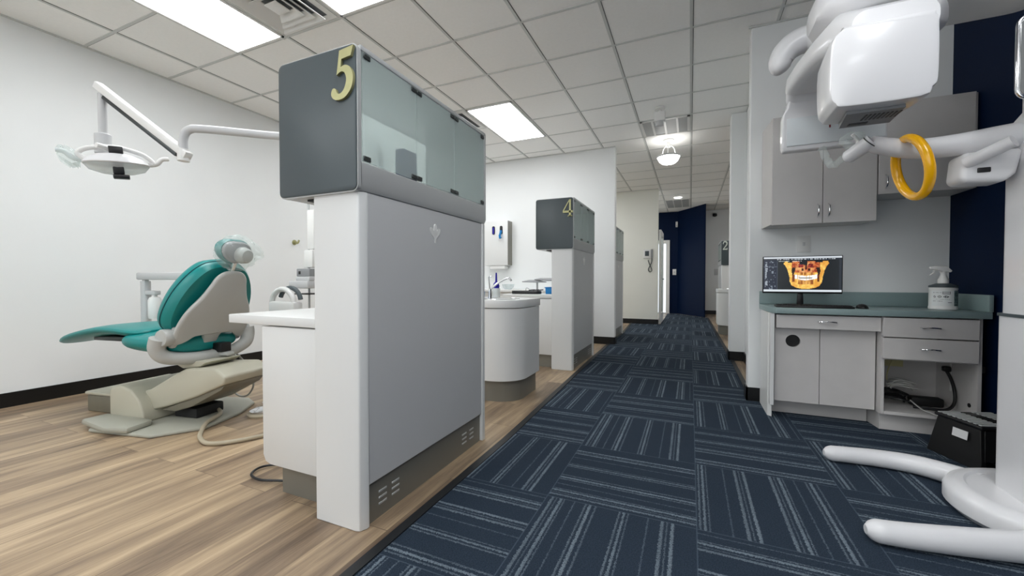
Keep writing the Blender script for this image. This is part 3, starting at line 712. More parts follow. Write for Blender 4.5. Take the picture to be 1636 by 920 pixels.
SX, SY = -3.02, 2.24
B().tube([(SX + 0.13 * cos(a), SY, 0.78 + 0.12 * sin(a)) for a in [pi * k / 14 for k in range(15)]], 0.022, 10).build('backrest', 'lam', t)
B().tube([(SX + 0.05 + 0.12 * cos(a), SY + 0.03, 0.80 + 0.11 * sin(a)) for a in [pi * 0.05 + pi * 0.85 * k / 14 for k in range(15)]], 0.018, 10).build('pad', 'slate', t)
B().box(SX - 0.14, SX + 0.16, SY - 0.03, SY + 0.06, 0.60, 0.80, 0.02).build('housing', 'lam', t)
B().tube([(SX, SY, 0.05), (SX, SY, 0.62)], 0.025, 10).build('column', 'silver', t)
B().lathe([(0.0, 0.0), (0.15, 0.0), (0.14, 0.03), (0.03, 0.06), (0.0, 0.06)], SX, SY, 0.0, 24).build('base', 'lamgrey', t)

t = thing('wall_hook', 'small brass hook fixed to the left wall beyond the dental chair', 'hook', (XL, 3.72, 1.47))
HY, HZ = 3.72, 1.47
B().lathe([(0.0, 0.0), (0.035, 0.0), (0.03, 0.012), (0.0, 0.014)], 0, 0, 0, 16, mtx=Matrix.Translation((XL, HY, HZ)) @ Matrix.Rotation(pi / 2, 4, 'Y')).build('plate', 'brass', t)
B().tube(smoothpath([(XL + 0.01, HY, HZ), (XL + 0.06, HY, HZ - 0.01), (XL + 0.075, HY + 0.01, HZ + 0.03)]), 0.012, 8).build('hook', 'brass', t)

# ================================================================ DENTAL CHAIR
CH0 = (-3.1, 1.72, 0); CHR = radians(9.3)
ch = thing('dental_chair', 'teal dental chair with warm grey backrest shell on a beige lift base', 'dental chair', CH0, CHR)
def cb(b, name, m, parent=None, **k): return b.build(name, m, parent or ch, local=True, **k)
# base plate
cb(B().prism([(-0.62, -0.26), (-0.48, -0.40), (0.02, -0.38), (0.20, -0.18), (0.15, 0.12), (0.04, 0.34), (-0.10, 0.42), (-0.45, 0.38), (-0.58, 0.20)], 0.0, 0.022, bev=0.008), 'base_plate', 'plateg')
# lower pivot housing: rounded quarter
prof = [(-0.56, 0.022), (-0.56, 0.22), (-0.535, 0.25), (-0.46, 0.262), (-0.36, 0.235), (-0.29, 0.17), (-0.255, 0.09), (-0.25, 0.022)]
cb(B().prism(prof, -0.24, 0.20, 'xz', 0.014, 3), 'pivot_housing', 'chairbeige')
# foot pedal skirt, grey
cb(B().prism([(-0.62, -0.36), (-0.30, -0.43), (-0.14, -0.40), (-0.16, -0.24), (-0.30, -0.22), (-0.60, -0.22)], 0.022, 0.06, bev=0.015), 'foot_skirt', 'plateg')
# lift arm : from the lower housing up to the seat support
prof = [(-0.42, 0.20), (-0.30, 0.225), (-0.10, 0.33), (0.02, 0.385), (0.28, 0.40), (0.36, 0.35), (0.345, 0.30), (0.10, 0.20), (-0.15, 0.12), (-0.28, 0.085)]
cb(B().prism(prof, -0.17, 0.17, 'xz', 0.016, 3), 'lift_arm', 'chairbeige')
prof = [(-0.22, 0.09), (0.0, 0.17), (0.335, 0.295), (0.30, 0.255), (0.05, 0.13), (-0.1, 0.085)]
cb(B().prism(prof, -0.15, 0.15, 'xz', 0.008), 'arm_cover', 'boxbrown')
cb(B().box(-0.20, 0.0, -0.08, 0.12, 0.022, 0.09, 0.01), 'arm_shade_box', 'darkgap')  # dark box stands in for the shade under the lift arm
# upper support
cb(B().prism([(-0.16, 0.43), (0.16, 0.43), (0.10, 0.395), (-0.05, 0.375), (-0.10, 0.395)], -0.13, 0.13, 'xz', 0.008), 'seat_mount', 'chairbeige')
# yoke: U frame behind the seat that carries the backrest
yk = smoothpath([(-0.03, -0.285, 0.60), (-0.05, -0.285, 0.53), (-0.03, -0.25, 0.475), (0.02, -0.14, 0.45), (0.03, 0.0, 0.445), (0.04, 0.14, 0.455), (0.05, 0.25, 0.50), (0.04, 0.285, 0.56), (0.03, 0.285, 0.61)], 6)
cb(B().tube(yk, [0.052 - 0.012 * abs(math.sin(pi * i / (len(yk) - 1))) for i in range(len(yk))], 14), 'yoke', 'chairgrey')
for s in (-1, 1):
    cb(B().lathe([(0.0, -0.03), (0.05, -0.03), (0.055, -0.02), (0.055, 0.02), (0.05, 0.03), (0.0, 0.03)], 0, 0, 0, 20, mtx=Matrix.Translation((0.0, s * 0.268, 0.605)) @ Matrix.Rotation(pi / 2, 4, 'X')), 'pivot_cap', 'chairgrey')
cb(B().box(0.02, 0.10, 0.02, 0.10, 0.465, 0.53, 0.006), 'latch_recess', 'black')
cb(B().box(0.04, 0.14, 0.03, 0.09, 0.44, 0.465, 0.008), 'release_lever', 'chairgrey')
# seat cushion + leg rest as cross sections along x
def cushion(secs, n=20, pw=2.6):
    rings = []
    for x, zc, hw, hh, dz in secs:
        r = []
        for k in range(n):
            a = 2 * pi * k / n; ca, sa = cos(a), sin(a)
            r.append((x, hw * (abs(ca) ** (2 / pw)) * (1 if ca >= 0 else -1), zc + hh * (abs(sa) ** (2 / pw)) * (1 if sa >= 0 else -1) + dz * abs(ca) ** 3))
        rings.append(r)
    return B().loft(rings)
seat = [(0.03, 0.535, 0.15, 0.035, 0), (0.02, 0.535, 0.22, 0.05, 0), (-0.04, 0.54, 0.25, 0.07, 0.008), (-0.2, 0.54, 0.27, 0.075, 0.015), (-0.36, 0.55, 0.265, 0.075, 0.01), (-0.44, 0.56, 0.25, 0.065, 0), (-0.47, 0.565, 0.20, 0.04, 0)]
cb(cushion(seat), 'seat', 'teal', sub=1)
leg = [(-0.30, 0.615, 0.20, 0.02, 0), (-0.36, 0.61, 0.235, 0.035, 0.005), (-0.50, 0.615, 0.235, 0.042, 0.01), (-0.66, 0.625, 0.225, 0.04, 0.01), (-0.82, 0.607, 0.21, 0.038, 0.01), (-1.0, 0.575, 0.195, 0.036, 0.01), (-1.15, 0.545, 0.175, 0.032, 0.008), (-1.26, 0.515, 0.14, 0.028, 0), (-1.30, 0.50, 0.09, 0.015, 0)]
cb(cushion(leg), 'leg_rest', 'teal', sub=1)
cb(B().box(-0.95, -0.45, -0.10, 0.10, 0.53, 0.565, 0.008), 'leg_rest_frame', 'dmetal')
# backrest: local frame (u across, v up the back, w thickness)
tilt = radians(25)
BR = Matrix.Translation((0.0, 0.0, 0.585)) @ Matrix.Rotation(tilt, 4, 'Y')     # v axis (local z) leans towards the head end
def plate(outline, w0, w1, bulge, nlay=5, inset=0.02):
    rings = []; cx = 0; cz = sum(p[1] for p in outline) / len(outline)
    for k in range(nlay + 1):
        t = k / nlay; w = w0 + (w1 - w0) * t; e = 1 - (abs(2 * t - 1) ** 3)
        rings.append([(w + bulge * (1 - (2 * p[0]) ** 2), p[0] * (1 - inset * (1 - e) / 0.25), cz + (p[1] - cz) * (1 - inset * (1 - e) / 0.35)) for p in outline])
    return B().loft(rings)
def sym(half, k=5):
    P = smoothpath([(u, v, 0) for u, v in half], k); R_ = [(p.x, p.y) for p in P]
    return R_ + [(-u, v) for u, v in R_[::-1] if u > 1e-4]
cush = sym([(0.0, 0.045), (0.16, 0.03), (0.25, 0.05), (0.288, 0.12), (0.288, 0.22), (0.262, 0.33), (0.205, 0.44), (0.125, 0.515), (0.0, 0.54)])
shell = sym([(0.0, 0.035), (0.13, 0.03), (0.19, -0.005), (0.235, -0.02), (0.258, 0.02), (0.255, 0.12), (0.225, 0.22), (0.165, 0.32), (0.13, 0.40), (0.105, 0.465), (0.06, 0.503), (0.0, 0.512)])
bc = plate(cush, -0.125, -0.004, -0.012)
bmesh.ops.transform(bc.bm, matrix=BR, verts=bc.bm.verts); cu = cb(bc, 'backrest_cushion', 'teal')
sm = B().tube([BR @ Vector((-0.075, u * 1.0035, v)) for u, v in cush], 0.004, 6, closed=True); cb(sm, 'seam', 'seam', cu)
bs = plate(shell, 0.0, 0.035, 0.018); bmesh.ops.transform(bs.bm, matrix=BR, verts=bs.bm.verts); cb(bs, 'backrest_shell', 'chairgrey')
for s in (-1, 1):      # ears of the shell down to the pivots
    e = B().box(-0.02, 0.03, s * 0.225 - 0.022, s * 0.225 + 0.022, -0.05, 0.09, 0.012, mtx=BR); cb(e, 'shell_bracket', 'chairgrey')
cb(B().prism([(-0.085, 0.065), (0.085, 0.065), (0.055, 0.02), (0.035, -0.10), (-0.035, -0.10), (-0.055, 0.02)], 0.012, 0.045, 'yz', 0.008, mtx=BR), 'tilt_link', 'chairgrey')
# headrest with knob, chrome bar and plastic cover
HR = BR @ Matrix.Translation((0.01, 0.0, 0.635)) @ Matrix.Rotation(radians(-14), 4, 'Y')
cb(B().tube([BR @ Vector((0.01, 0, 0.47)), BR @ Vector((0.012, 0.0, 0.60))], 0.012, 10, flat=2.0), 'headrest_bar', 'chrome')
hb = B().loft([[(w, 0.118 * s_ * cos(2 * pi * k / 24), 0.085 * s_ * sin(2 * pi * k / 24) + 0.02 * abs(cos(2 * pi * k / 24))) for k in range(24)] for w, s_ in ((-0.075, 0.8), (-0.07, 0.93), (-0.05, 1), (-0.03, 1), (-0.015, 0.93))], mtx=HR); cb(hb, 'headrest_cushion', 'teal')
hb = B().loft([[(w, 0.105 * s_ * cos(2 * pi * k / 24), 0.076 * s_ * sin(2 * pi * k / 24) + 0.018 * abs(cos(2 * pi * k / 24))) for k in range(24)] for w, s_ in ((-0.013, 1), (0.004, 0.96), (0.012, 0.85))], mtx=HR); cb(hb, 'headrest_plate', 'machgrey')
cb(B().lathe([(0.0, 0.0), (0.055, 0.0), (0.058, 0.012), (0.05, 0.05), (0.042, 0.058), (0.0, 0.06)], 0, 0, 0, 24, mtx=HR @ Matrix.Translation((0.012, 0.02, -0.01)) @ Matrix.Rotation(pi / 2, 4, 'Y')), 'headrest_knob', 'chairgrey')
random.seed(3)
cv = bmesh.new(); bmesh.ops.create_icosphere(cv, subdivisions=4, radius=1)
for v in cv.verts:
    n = v.co.copy(); w = sin(7 * n.x + 3 * n.z) * sin(9 * n.y + 1.0) * 0.07 + sin(17 * n.y + 5 * n.z) * 0.035 + sin(23 * n.z - 11 * n.x) * 0.03
    v.co = Vector((n.x * 0.088 * (1 + w) - 0.005, n.y * 0.140 * (1 + w), n.z * 0.122 * (1 + w)))
    if n.y > 0.75 and n.z > -0.2: v.co.y += 0.16 * (n.y - 0.75); v.co.x += 0.03
b = B(); b._merge(cv, HR); cover = b.build('plastic_cover', 'film', ch, local=True)
# delivery arm with post and water bottle, hung behind the leg rest
cb(B().tube([(-0.30, 0.20, 0.50), (-0.62, 0.30, 0.535), (-1.03, 0.30, 0.545)], 0.022, 10), 'arm_bracket', 'chairgrey')
p_ = cb(B().tube([(-1.03, 0.30, 0.53), (-1.03, 0.30, 0.965)], 0.034, 14), 'delivery_post', 'lamgrey')
cb(B().box(-1.09, -0.20, 0.265, 0.335, 0.975, 1.035, 0.012), 'delivery_arm', 'lamgrey')
cb(B().tube([(-1.03, 0.30, 0.963), (-1.03, 0.30, 0.977)], 0.022, 12), 'swivel', 'silver')
bt_ = cb(B().lathe([(0.0, 0.0), (0.042, 0.0), (0.046, 0.02), (0.046, 0.15), (0.034, 0.175), (0.018, 0.18), (0.018, 0.2), (0.0, 0.2)], -0.93, 0.30, 0.655, 20), 'water_bottle', 'white')
cb(B().box(-1.01, -0.895, 0.275, 0.325, 0.85, 0.885, 0.006), 'bottle_holder', 'lamgrey')

# floor box beside the chair
t = thing('junction_box', 'low beige floor box with taupe sides at the foot end of the dental chair', 'floor box', (-3.95, 1.75, 0), radians(9.3))
B().box(-0.19, 0.19, -0.27, 0.30, 0.0, 0.125, 0.012).build('body', 'boxbrown', t, local=True)
B().box(-0.20, 0.20, -0.28, 0.31, 0.1255, 0.15, 0.011).build('lid', 'chairbeige', t, local=True)
B().lathe([(0.0, 0.0), (0.026, 0.0), (0.026, 0.003), (0.0, 0.003)], 0, 0, 0, 20, mtx=Matrix.Translation((0.13, -0.271, 0.055)) @ Matrix.Rotation(pi / 2, 4, 'X')).build('sticker', 'white', t, local=True)
# foot control disc
FX, FY = -2.83, 1.94
t = thing('foot_control', 'silver disc foot control on the wood floor between chair and desk', 'foot control', (FX, FY, 0))
B().lathe([(0.0, 0.0), (0.10, 0.0), (0.105, 0.012), (0.095, 0.022), (0.0, 0.022)], FX, FY, 0.0, 32).build('base', 'beigecord', t)
B().lathe([(0.0, 0.0), (0.085, 0.0), (0.088, 0.012), (0.05, 0.028), (0.0, 0.032)], FX, FY, 0.0225, 32).build('disc', 'chrome', t)
# hoses
B().tube(smoothpath([(-3.28, 1.82, 0.038), (-3.12, 1.80, 0.038), (-3.0, 1.74, 0.038), (-2.90, 1.60, 0.036), (-2.80, 1.51, 0.016), (-2.70, 1.455, 0.015), (-2.58, 1.43, 0.015), (-2.48, 1.50, 0.015), (-2.40, 1.64, 0.015), (-2.32, 1.85, 0.015)], 8), 0.0125, 10).build('floor_hose', 'beigecord', ch)
B().tube(smoothpath([(-3.26, 1.97, 0.44), (-3.31, 2.03, 0.36), (-3.37, 2.05, 0.25), (-3.385, 2.05, 0.15), (-3.34, 2.05, 0.075), (-3.26, 2.05, 0.05), (-3.17, 2.05, 0.075), (-3.11, 2.05, 0.15), (-3.13, 2.05, 0.23), (-3.20, 2.04, 0.33), (-3.25, 1.98, 0.44)], 8), 0.007, 8).build('hanging_hose', 'greycord', ch)
o = B().tube(smoothpath([(-1.72, 1.46, 0.012), (-1.83, 1.46, 0.012), (-1.95, 1.42, 0.012), (-2.01, 1.36, 0.012), (-1.98, 1.29, 0.012), (-1.89, 1.27, 0.012), (-1.80, 1.30, 0.012), (-1.72, 1.33, 0.012)], 8), 0.006, 8).build('cable', 'black'); tag(o, 'thin black cable looping out beside the desk kick plate', 'cable')

# ================================================================ OPERATING LIGHT
t = thing('operating_light', 'white articulated dental operating light reaching out from the nearest tower', 'dental light', (-1.60, 1.75, 1.3))
B().tube(smoothpath([(-1.60, 1.75, 1.20), (-1.60, 1.75, 1.64), (-1.605, 1.74, 1.70), (-1.65, 1.70, 1.735), (-2.00, 1.485, 1.738), (-2.27, 1.27, 1.742), (-2.335, 1.225, 1.733), (-2.358, 1.212, 1.69), (-2.358, 1.212, 1.63)], 5), 0.020, 14).build('upper_arm', 'lamgrey', t)
B().lathe([(0.0, 0.0), (0.026, 0.0), (0.026, 0.06), (0.0, 0.06)], -2.358, 1.212, 1.575, 18).build('joint', 'white', t)
a = Vector((-2.358, 1.212, 1.605)); b2 = Vector((-2.885, 1.098, 1.985)); d = (b2 - a).normalized(); mid = (a + b2) / 2; ln = (b2 - a).length
q = d.to_track_quat('X', 'Z').to_matrix().to_4x4(); mtx = Matrix.Translation(mid) @ q
B().box(-ln / 2 - 0.03, ln / 2 + 0.03, -0.022, 0.022, -0.008, 0.032, 0.009, mtx=mtx).build('spring_arm', 'white', t)
B().box(-ln / 2 + 0.03, ln / 2 - 0.05, -0.015, 0.015, -0.028, -0.008, 0.005, mtx=mtx).build('arm_underside', 'dmetal', t)
B().tube([(-2.868, 1.10, 1.96), (-2.868, 1.10, 1.72)], 0.0185, 14).build('drop_tube', 'lamgrey', t)
B().lathe([(0.0, 0.0), (0.034, 0.0), (0.034, 0.10), (0.030, 0.105), (0.0, 0.105)], -2.868, 1.10, 1.645, 20).build('collar', 'lamgrey', t)
LH = Matrix.Translation((-2.80, 1.128, 1.60)) @ Matrix.Rotation(radians(66), 4, 'Z') @ Matrix.Rotation(radians(-5), 4, 'Y')
B().tube([LH @ Vector(p) for p in smoothpath([(-0.068, -0.045, 0.07), (-0.04, -0.03, 0.066), (0.0, -0.01, 0.05)])], 0.014, 10).build('neck', 'white', t)
B().tube([LH @ Vector(p) for p in smoothpath([(-0.12, -0.01, 0.0), (-0.14, -0.01, 0.03), (-0.10, -0.01, 0.06), (0.0, -0.01, 0.075), (0.10, -0.01, 0.05), (0.145, -0.01, 0.01), (0.14, -0.01, -0.005)])], 0.012, 10).build('yoke', 'white', t)
B().loft([[(0.135 * s_ * cos(2 * pi * k / 32), 0.085 * s_ * sin(2 * pi * k / 32), z) for k in range(32)] for s_, z in ((0.25, 0.045), (0.6, 0.035), (0.88, 0.012), (1.0, -0.012), (0.97, -0.016))], mtx=LH).build('reflector', 'gloss', t)
B().loft([[(0.13 * s_ * cos(2 * pi * k / 32), 0.08 * s_ * sin(2 * pi * k / 32), z) for k in range(32)] for s_, z in ((1.0, -0.017), (0.85, -0.045), (0.5, -0.062), (0.15, -0.066))], mtx=LH).build('shield', 'clear', t)
B().box(-0.025, 0.03, -0.05, -0.02, 0.035, 0.072, 0.003, mtx=LH).build('emitter_block', 'black', t)
B().box(-0.018, 0.026, -0.07, -0.045, -0.075, -0.012, 0.004, mtx=LH).build('bulb_holder', 'black', t)
B().box(-0.02, 0.044, -0.08, -0.04, -0.098, -0.078, 0.004, mtx=LH).build('camera_block', 'black', t)
for s in (-1, 1):
    B().tube([LH @ Vector(p) for p in smoothpath([(s * 0.125, 0, -0.005), (s * 0.16, -0.01, 0.004), (s * 0.185, -0.015, 0.03), (s * 0.215, -0.02, 0.034)])], [0.011, 0.011, 0.013, 0.013, 0.013, 0.013, 0.013, 0.013, 0.013, 0.013, 0.012, 0.012, 0.012, 0.012, 0.012, 0.012, 0.012, 0.011, 0.010], 10).build('handle', 'clear' if s < 0 else 'white', t)
B().loft([[LH @ Vector((-0.17 + 0.04 * cos(2 * pi * k / 12) * s_ - 0.015 * q_, 0.02 * sin(2 * pi * k / 12) * s_, -0.0 + q_ * 0.03 + 0.02 * cos(k * 2.2))) for k in range(12)] for s_, q_ in ((0.5, -1), (1.0, 0), (0.8, 1), (0.3, 1.6))]).build('handle_cover', 'film', t)

# ================================================================ IMAGING STATION (right)
WX0 = 0.503
# upper cabinets
t = thing('upper_cabinet', 'tall pale two-door wall cabinet above the monitor', 'wall cabinet', (0.82, 3.6, 1.365))
B().prism([(0.512, YB - 0.001), (0.512, 3.70), (0.532, 3.455), (1.128, 3.455), (1.128, YB - 0.001)], 1.375, 2.135).build('body', 'woodlam', t, 0.002)
for xa, xb, hx in ((0.534, 0.832, 0.805), (0.836, 1.126, 0.866)):
    dd = B().box(xa, xb, 3.434, 3.453, 1.368, 2.135).build('door', 'woodlam', t, 0.0015)
    B().tube(smoothpath([(hx, 3.433, 1.41), (hx, 3.41, 1.425), (hx, 3.402, 1.455), (hx, 3.41, 1.485), (hx, 3.433, 1.50)]), 0.0045, 8).build('handle', 'chrome', dd)
t = thing('upper_cabinet', 'shorter pale wall cabinet behind the yellow ring handle', 'wall cabinet', (1.36, 3.6, 1.54))
B().box(1.132, 1.615, 3.455, YB - 0.001, 1.545, 2.13).build('body', 'woodlam', t, 0.002)
dd = B().box(1.134, 1.597, 3.434, 3.453, 1.54, 2.13).build('door', 'woodlam', t, 0.0015)
B().tube(smoothpath([(1.17, 3.433, 1.575), (1.17, 3.41, 1.59), (1.17, 3.402, 1.62), (1.17, 3.41, 1.65), (1.17, 3.433, 1.665)]), 0.0045, 8).build('handle', 'chrome', dd)
# worktop with splash
t = thing('worktop', 'teal-grey worktop with backsplash under the monitor and spray bottle', 'worktop', (1.05, 3.5, 0.745))
B().prism([(WX0, YB - 0.002), (WX0, 3.52), (0.512, 3.30), (0.54, 3.262), (0.575, 3.25), (1.60, 3.25), (1.60, YB - 0.002)], 0.745, 0.785, bev=0.004).build('counter_top', 'counter', t)
B().box(WX0, 1.60, YB - 0.022, YB - 0.002, 0.7855, 0.885, 0.003).build('backsplash', 'counter', t)
B().box(1.585, 1.606, 3.255, YB - 0.023, 0.7855, 0.885, 0.004).build('side_splash', 'counter', t)
# base cabinets: left unit (wide drawer over two doors)
t = thing('base_cabinet', 'pale base cabinet with a wide drawer over two doors, one with a round hole', 'cabinet', (0.82, 3.5, 0))
B().prism([(0.509, 3.70), (0.509, 3.37), (0.530, 3.345), (0.534, 3.345), (0.534, 3.70)], 0.007, 0.744).build('side_panel', 'lam', t, 0.0015)
B().box(0.514, 0.538, 3.30, 3.36, 0.10, 0.744).build('front_stile', 'lam', t, 0.0015)
B().box(0.536, 1.108, 3.37, YB - 0.002, 0.12, 0.744).build('body', 'inside', t)
B().box(0.536, 1.108, 3.49, 3.505, 0.007, 0.119).build('toe_kick', 'woodlam', t)
dr = B().box(0.548, 1.109, 3.282, 3.368, 0.645, 0.735).build('drawer', 'woodlam', t, 0.0015)
def bar_handle(x, y, z, parent, w=0.06):
    B().tube(smoothpath([(x - w, y, z), (x - w + 0.006, y - 0.02, z), (x, y - 0.028, z + 0.003), (x + w - 0.006, y - 0.02, z), (x + w, y, z)], 5), 0.0045, 8).build('handle', 'chrome', parent)
bar_handle(0.83, 3.282, 0.695, dr, 0.05)
def hole_door(x0, x1, z0, z1, y0, y1, hx, hz, r):
    b = B(); t_ = bmesh.new(); n = 32
    for y in (y0, y1): pass
    def rect_pt(a):
        c, s_ = cos(a), sin(a); kx = ((x1 - hx) if c > 0 else (hx - x0)) / max(abs(c), 1e-6); kz = ((z1 - hz) if s_ > 0 else (hz - z0)) / max(abs(s_), 1e-6); k = min(kx, kz)
        return hx + c * k, hz + s_ * k
    angs = sorted([2 * pi * k / n for k in range(n)] + [math.atan2(zc - hz, xc - hx) % (2 * pi) for xc in (x0, x1) for zc in (z0, z1)])
    O = [rect_pt(a) for a in angs]; I = [(hx + r * cos(a), hz + r * sin(a)) for a in angs]; m = len(angs)
    V = [[t_.verts.new((p[0], y, p[1])) for p in L_] for L_, y in ((O, y0), (I, y0), (I, y1), (O, y1))]
    for i in range(m):
        j = (i + 1) % m
        for a_, b_ in ((0, 1), (1, 2), (2, 3), (3, 0)): t_.faces.new((V[a_][i], V[a_][j], V[b_][j], V[b_][i]))
    b._merge(t_); return b
hole_door(0.548, 0.806, 0.125, 0.64, 3.35, 3.368, 0.655, 0.55, 0.043).build('door', 'woodlam', t)
B().lathe([(0.0, 0.0), (0.046, 0.0), (0.046, 0.002), (0.0, 0.002)], 0, 0, 0, 28, mtx=Matrix.Translation((0.655, 3.3699, 0.55)) @ Matrix.Rotation(pi / 2, 4, 'X')).build('hole_back', 'blackm', t)
B().box(0.810, 1.105, 3.35, 3.368, 0.125, 0.64).build('door', 'woodlam', t, 0.0015)
# right unit (two drawers over an open shelf)
t = thing('base_cabinet', 'pale base cabinet with two drawers over an open shelf full of cables', 'cabinet', (1.36, 3.5, 0))
b = B()
b.box(1.113, 1.131, 3.29, YB - 0.002, 0.12, 0.744).box(1.56, 1.578, 3.29, YB - 0.002, 0.007, 0.744).box(1.131, 1.56, 3.29, YB - 0.01, 0.12, 0.14)
b.box(1.131, 1.56, YB - 0.012, YB - 0.002, 0.14, 0.744).box(1.131, 1.56, 3.29, 3.40, 0.47, 0.485)
b.build('body', 'woodlam', t, 0.0015)
B().prism([(1.113, 3.51), (1.128, 3.35), (1.56, 3.35), (1.56, 3.365), (1.14, 3.365), (1.128, 3.51)], 0.007, 0.119).build('toe_kick', 'woodlam', t)
for z0, z1 in ((0.617, 0.737), (0.48, 0.61)):
    dr = B().box(1.113, 1.552, 3.262, 3.289, z0, z1).build('drawer', 'woodlam', t, 0.0015)
    bar_handle(1.335, 3.262, (z0 + z1) / 2 + 0.004, dr, 0.045)
B().box(1.5565, 1.5595, 3.55, 3.565, 0.25, 0.50).build('shelf_track', 'white', t)
B().box(1.579, 1.6, 3.30, 3.40, 0.42, 0.46, 0.004).build('bumper', 'blackm', t)
B().lathe([(0.0, 0.0), (0.013, 0.0), (0.013, 0.004), (0.0, 0.004)], 0, 0, 0, 16, mtx=Matrix.Translation((1.5595, 3.36, 0.21)) @ Matrix.Rotation(-pi / 2, 4, 'Y')).build('cam_cap', 'black', t)
# inside the open shelf
t = thing('power_outlet', 'ivory duplex outlet with a plug inside the open cabinet shelf', 'outlet', (1.33, 3.727, 0.42))
B().box(1.28, 1.38, 3.715, 3.727, 0.36, 0.475, 0.003).build('plate', 'ivory', t)
B().box(1.318, 1.345, 3.69, 3.7145, 0.42, 0.45, 0.005).build('plug', 'black', t)
random.seed(11)
def coil(cx, cy, cz, r, turns, name, m, rad, label):
    pts = []
    for k in range(turns * 12):
        a = 2 * pi * k / 12; rr = r * (1 + 0.18 * sin(k * 0.7) + 0.1 * sin(k * 1.9)); pts.append((cx + rr * cos(a), cy + 0.75 * rr * sin(a) + 0.02 * sin(k), cz + 0.015 + 0.012 * (k / 12) + 0.022 * abs(sin(k * 0.53))))
    o = B().tube(smoothpath(pts, 3), rad, 6).build(name, m); tag(o, label, 'cable')
coil(1.24, 3.52, 0.142, 0.075, 5, 'cable_coil', 'black', 0.006, 'tangled coil of black cables inside the open cabinet shelf')
coil(1.27, 3.46, 0.235, 0.062, 4, 'cable_coil', 'greycord', 0.004, 'loosely coiled pale grey cable lying over the black cables')
o = B().tube(smoothpath([(1.32, 3.69, 0.43), (1.28, 3.64, 0.38), (1.25, 3.60, 0.30), (1.27, 3.58, 0.25)], 6), 0.004, 8).build('outlet_cable', 'ivory'); tag(o, 'thin cord dropping from the ivory outlet in the open shelf', 'cable')
o = B().box(1.345, 1.51, 3.50, 3.57, 0.142, 0.20, 0.012).build('power_adapter', 'blackm'); tag(o, 'black power brick lying in the open cabinet shelf', 'power adapter')
t = thing('extension_cable', 'thick black cord with plug hanging against the right side of the open shelf', 'cable', (1.5, 3.45, 0.15))
B().tube(smoothpath([(1.535, 3.55, 0.38), (1.545, 3.52, 0.33), (1.545, 3.48, 0.26), (1.53, 3.45, 0.19), (1.48, 3.42, 0.154), (1.40, 3.42, 0.151), (1.33, 3.44, 0.151)], 6), 0.009, 10).build('cord', 'black', t)
B().box(1.515, 1.555, 3.535, 3.57, 0.375, 0.41, 0.008).build('plug', 'black', t)
o = B().tube(smoothpath([(1.30, 3.40, 0.20), (1.33, 3.33, 0.165), (1.37, 3.27, 0.152), (1.385, 3.22, 0.14), (1.40, 3.19, 0.12)], 6), 0.004, 8).build('network_cable', 'greycord'); tag(o, 'pale grey cable running from the open shelf towards the black step stool', 'cable')

# switch plate above monitor
t = thing('switch_plate', 'white wall plate with a small switch on the wall above the monitor', 'switch', (0.79, YB, 1.25))
B().box(0.748, 0.835, YB - 0.007, YB, 1.185, 1.31, 0.002).build('plate', 'white', t)
B().box(0.783, 0.80, YB - 0.012, YB - 0.0072, 1.235, 1.262, 0.002).build('toggle', 'lamgrey', t)

# ---- monitor with scan picture
def grid_picture(name, func, nu, nv, mtx, m, parent, label=None):
    me = bpy.data.meshes.new(name)
    vs = []; fs = []
    for j in range(nv + 1):
        for i in range(nu + 1): vs.append(mtx @ Vector((i / nu, 0, j / nv)))
    for j in range(nv):
        for i in range(nu): a = j * (nu + 1) + i; fs.append((a, a + 1, a + nu + 2, a + nu + 1))
    inv = world_of(parent).inverted(); me.from_pydata([inv @ v for v in vs], [], fs)
    ca = me.color_attributes.new('Col', 'FLOAT_COLOR', 'CORNER')
    for fi, p in enumerate(me.polygons):
        i = fi % nu; j = fi // nu; c = func((i + 0.5) / nu, (j + 0.5) / nv)
        c = (s2l(c[0]), s2l(c[1]), s2l(c[2]), 1)
        for li in p.loop_indices: ca.data[li].color = c
    me.materials.append(M[m]); o = bpy.data.objects.new(name, me); C.objects.link(o); o.parent = parent
    if label: o['label'] = label
    return o
rnd = random.Random(5)
noise_tab = [[rnd.random() for _ in range(64)] for _ in range(64)]
def vn(x, y):
    xi, yi = math.floor(x), math.floor(y); fx, fy = x - xi, y - yi; fx = fx * fx * (3 - 2 * fx); fy = fy * fy * (3 - 2 * fy)
    g_ = lambda a, b: noise_tab[a % 64][b % 64]
    return (g_(xi, yi) * (1 - fx) + g_(xi + 1, yi) * fx) * (1 - fy) + (g_(xi, yi + 1) * (1 - fx) + g_(xi + 1, yi + 1) * fx) * fy
def lerp(a, b, t): t = max(0, min(1, t)); return tuple(p + (q - p) * t for p, q in zip(a, b))
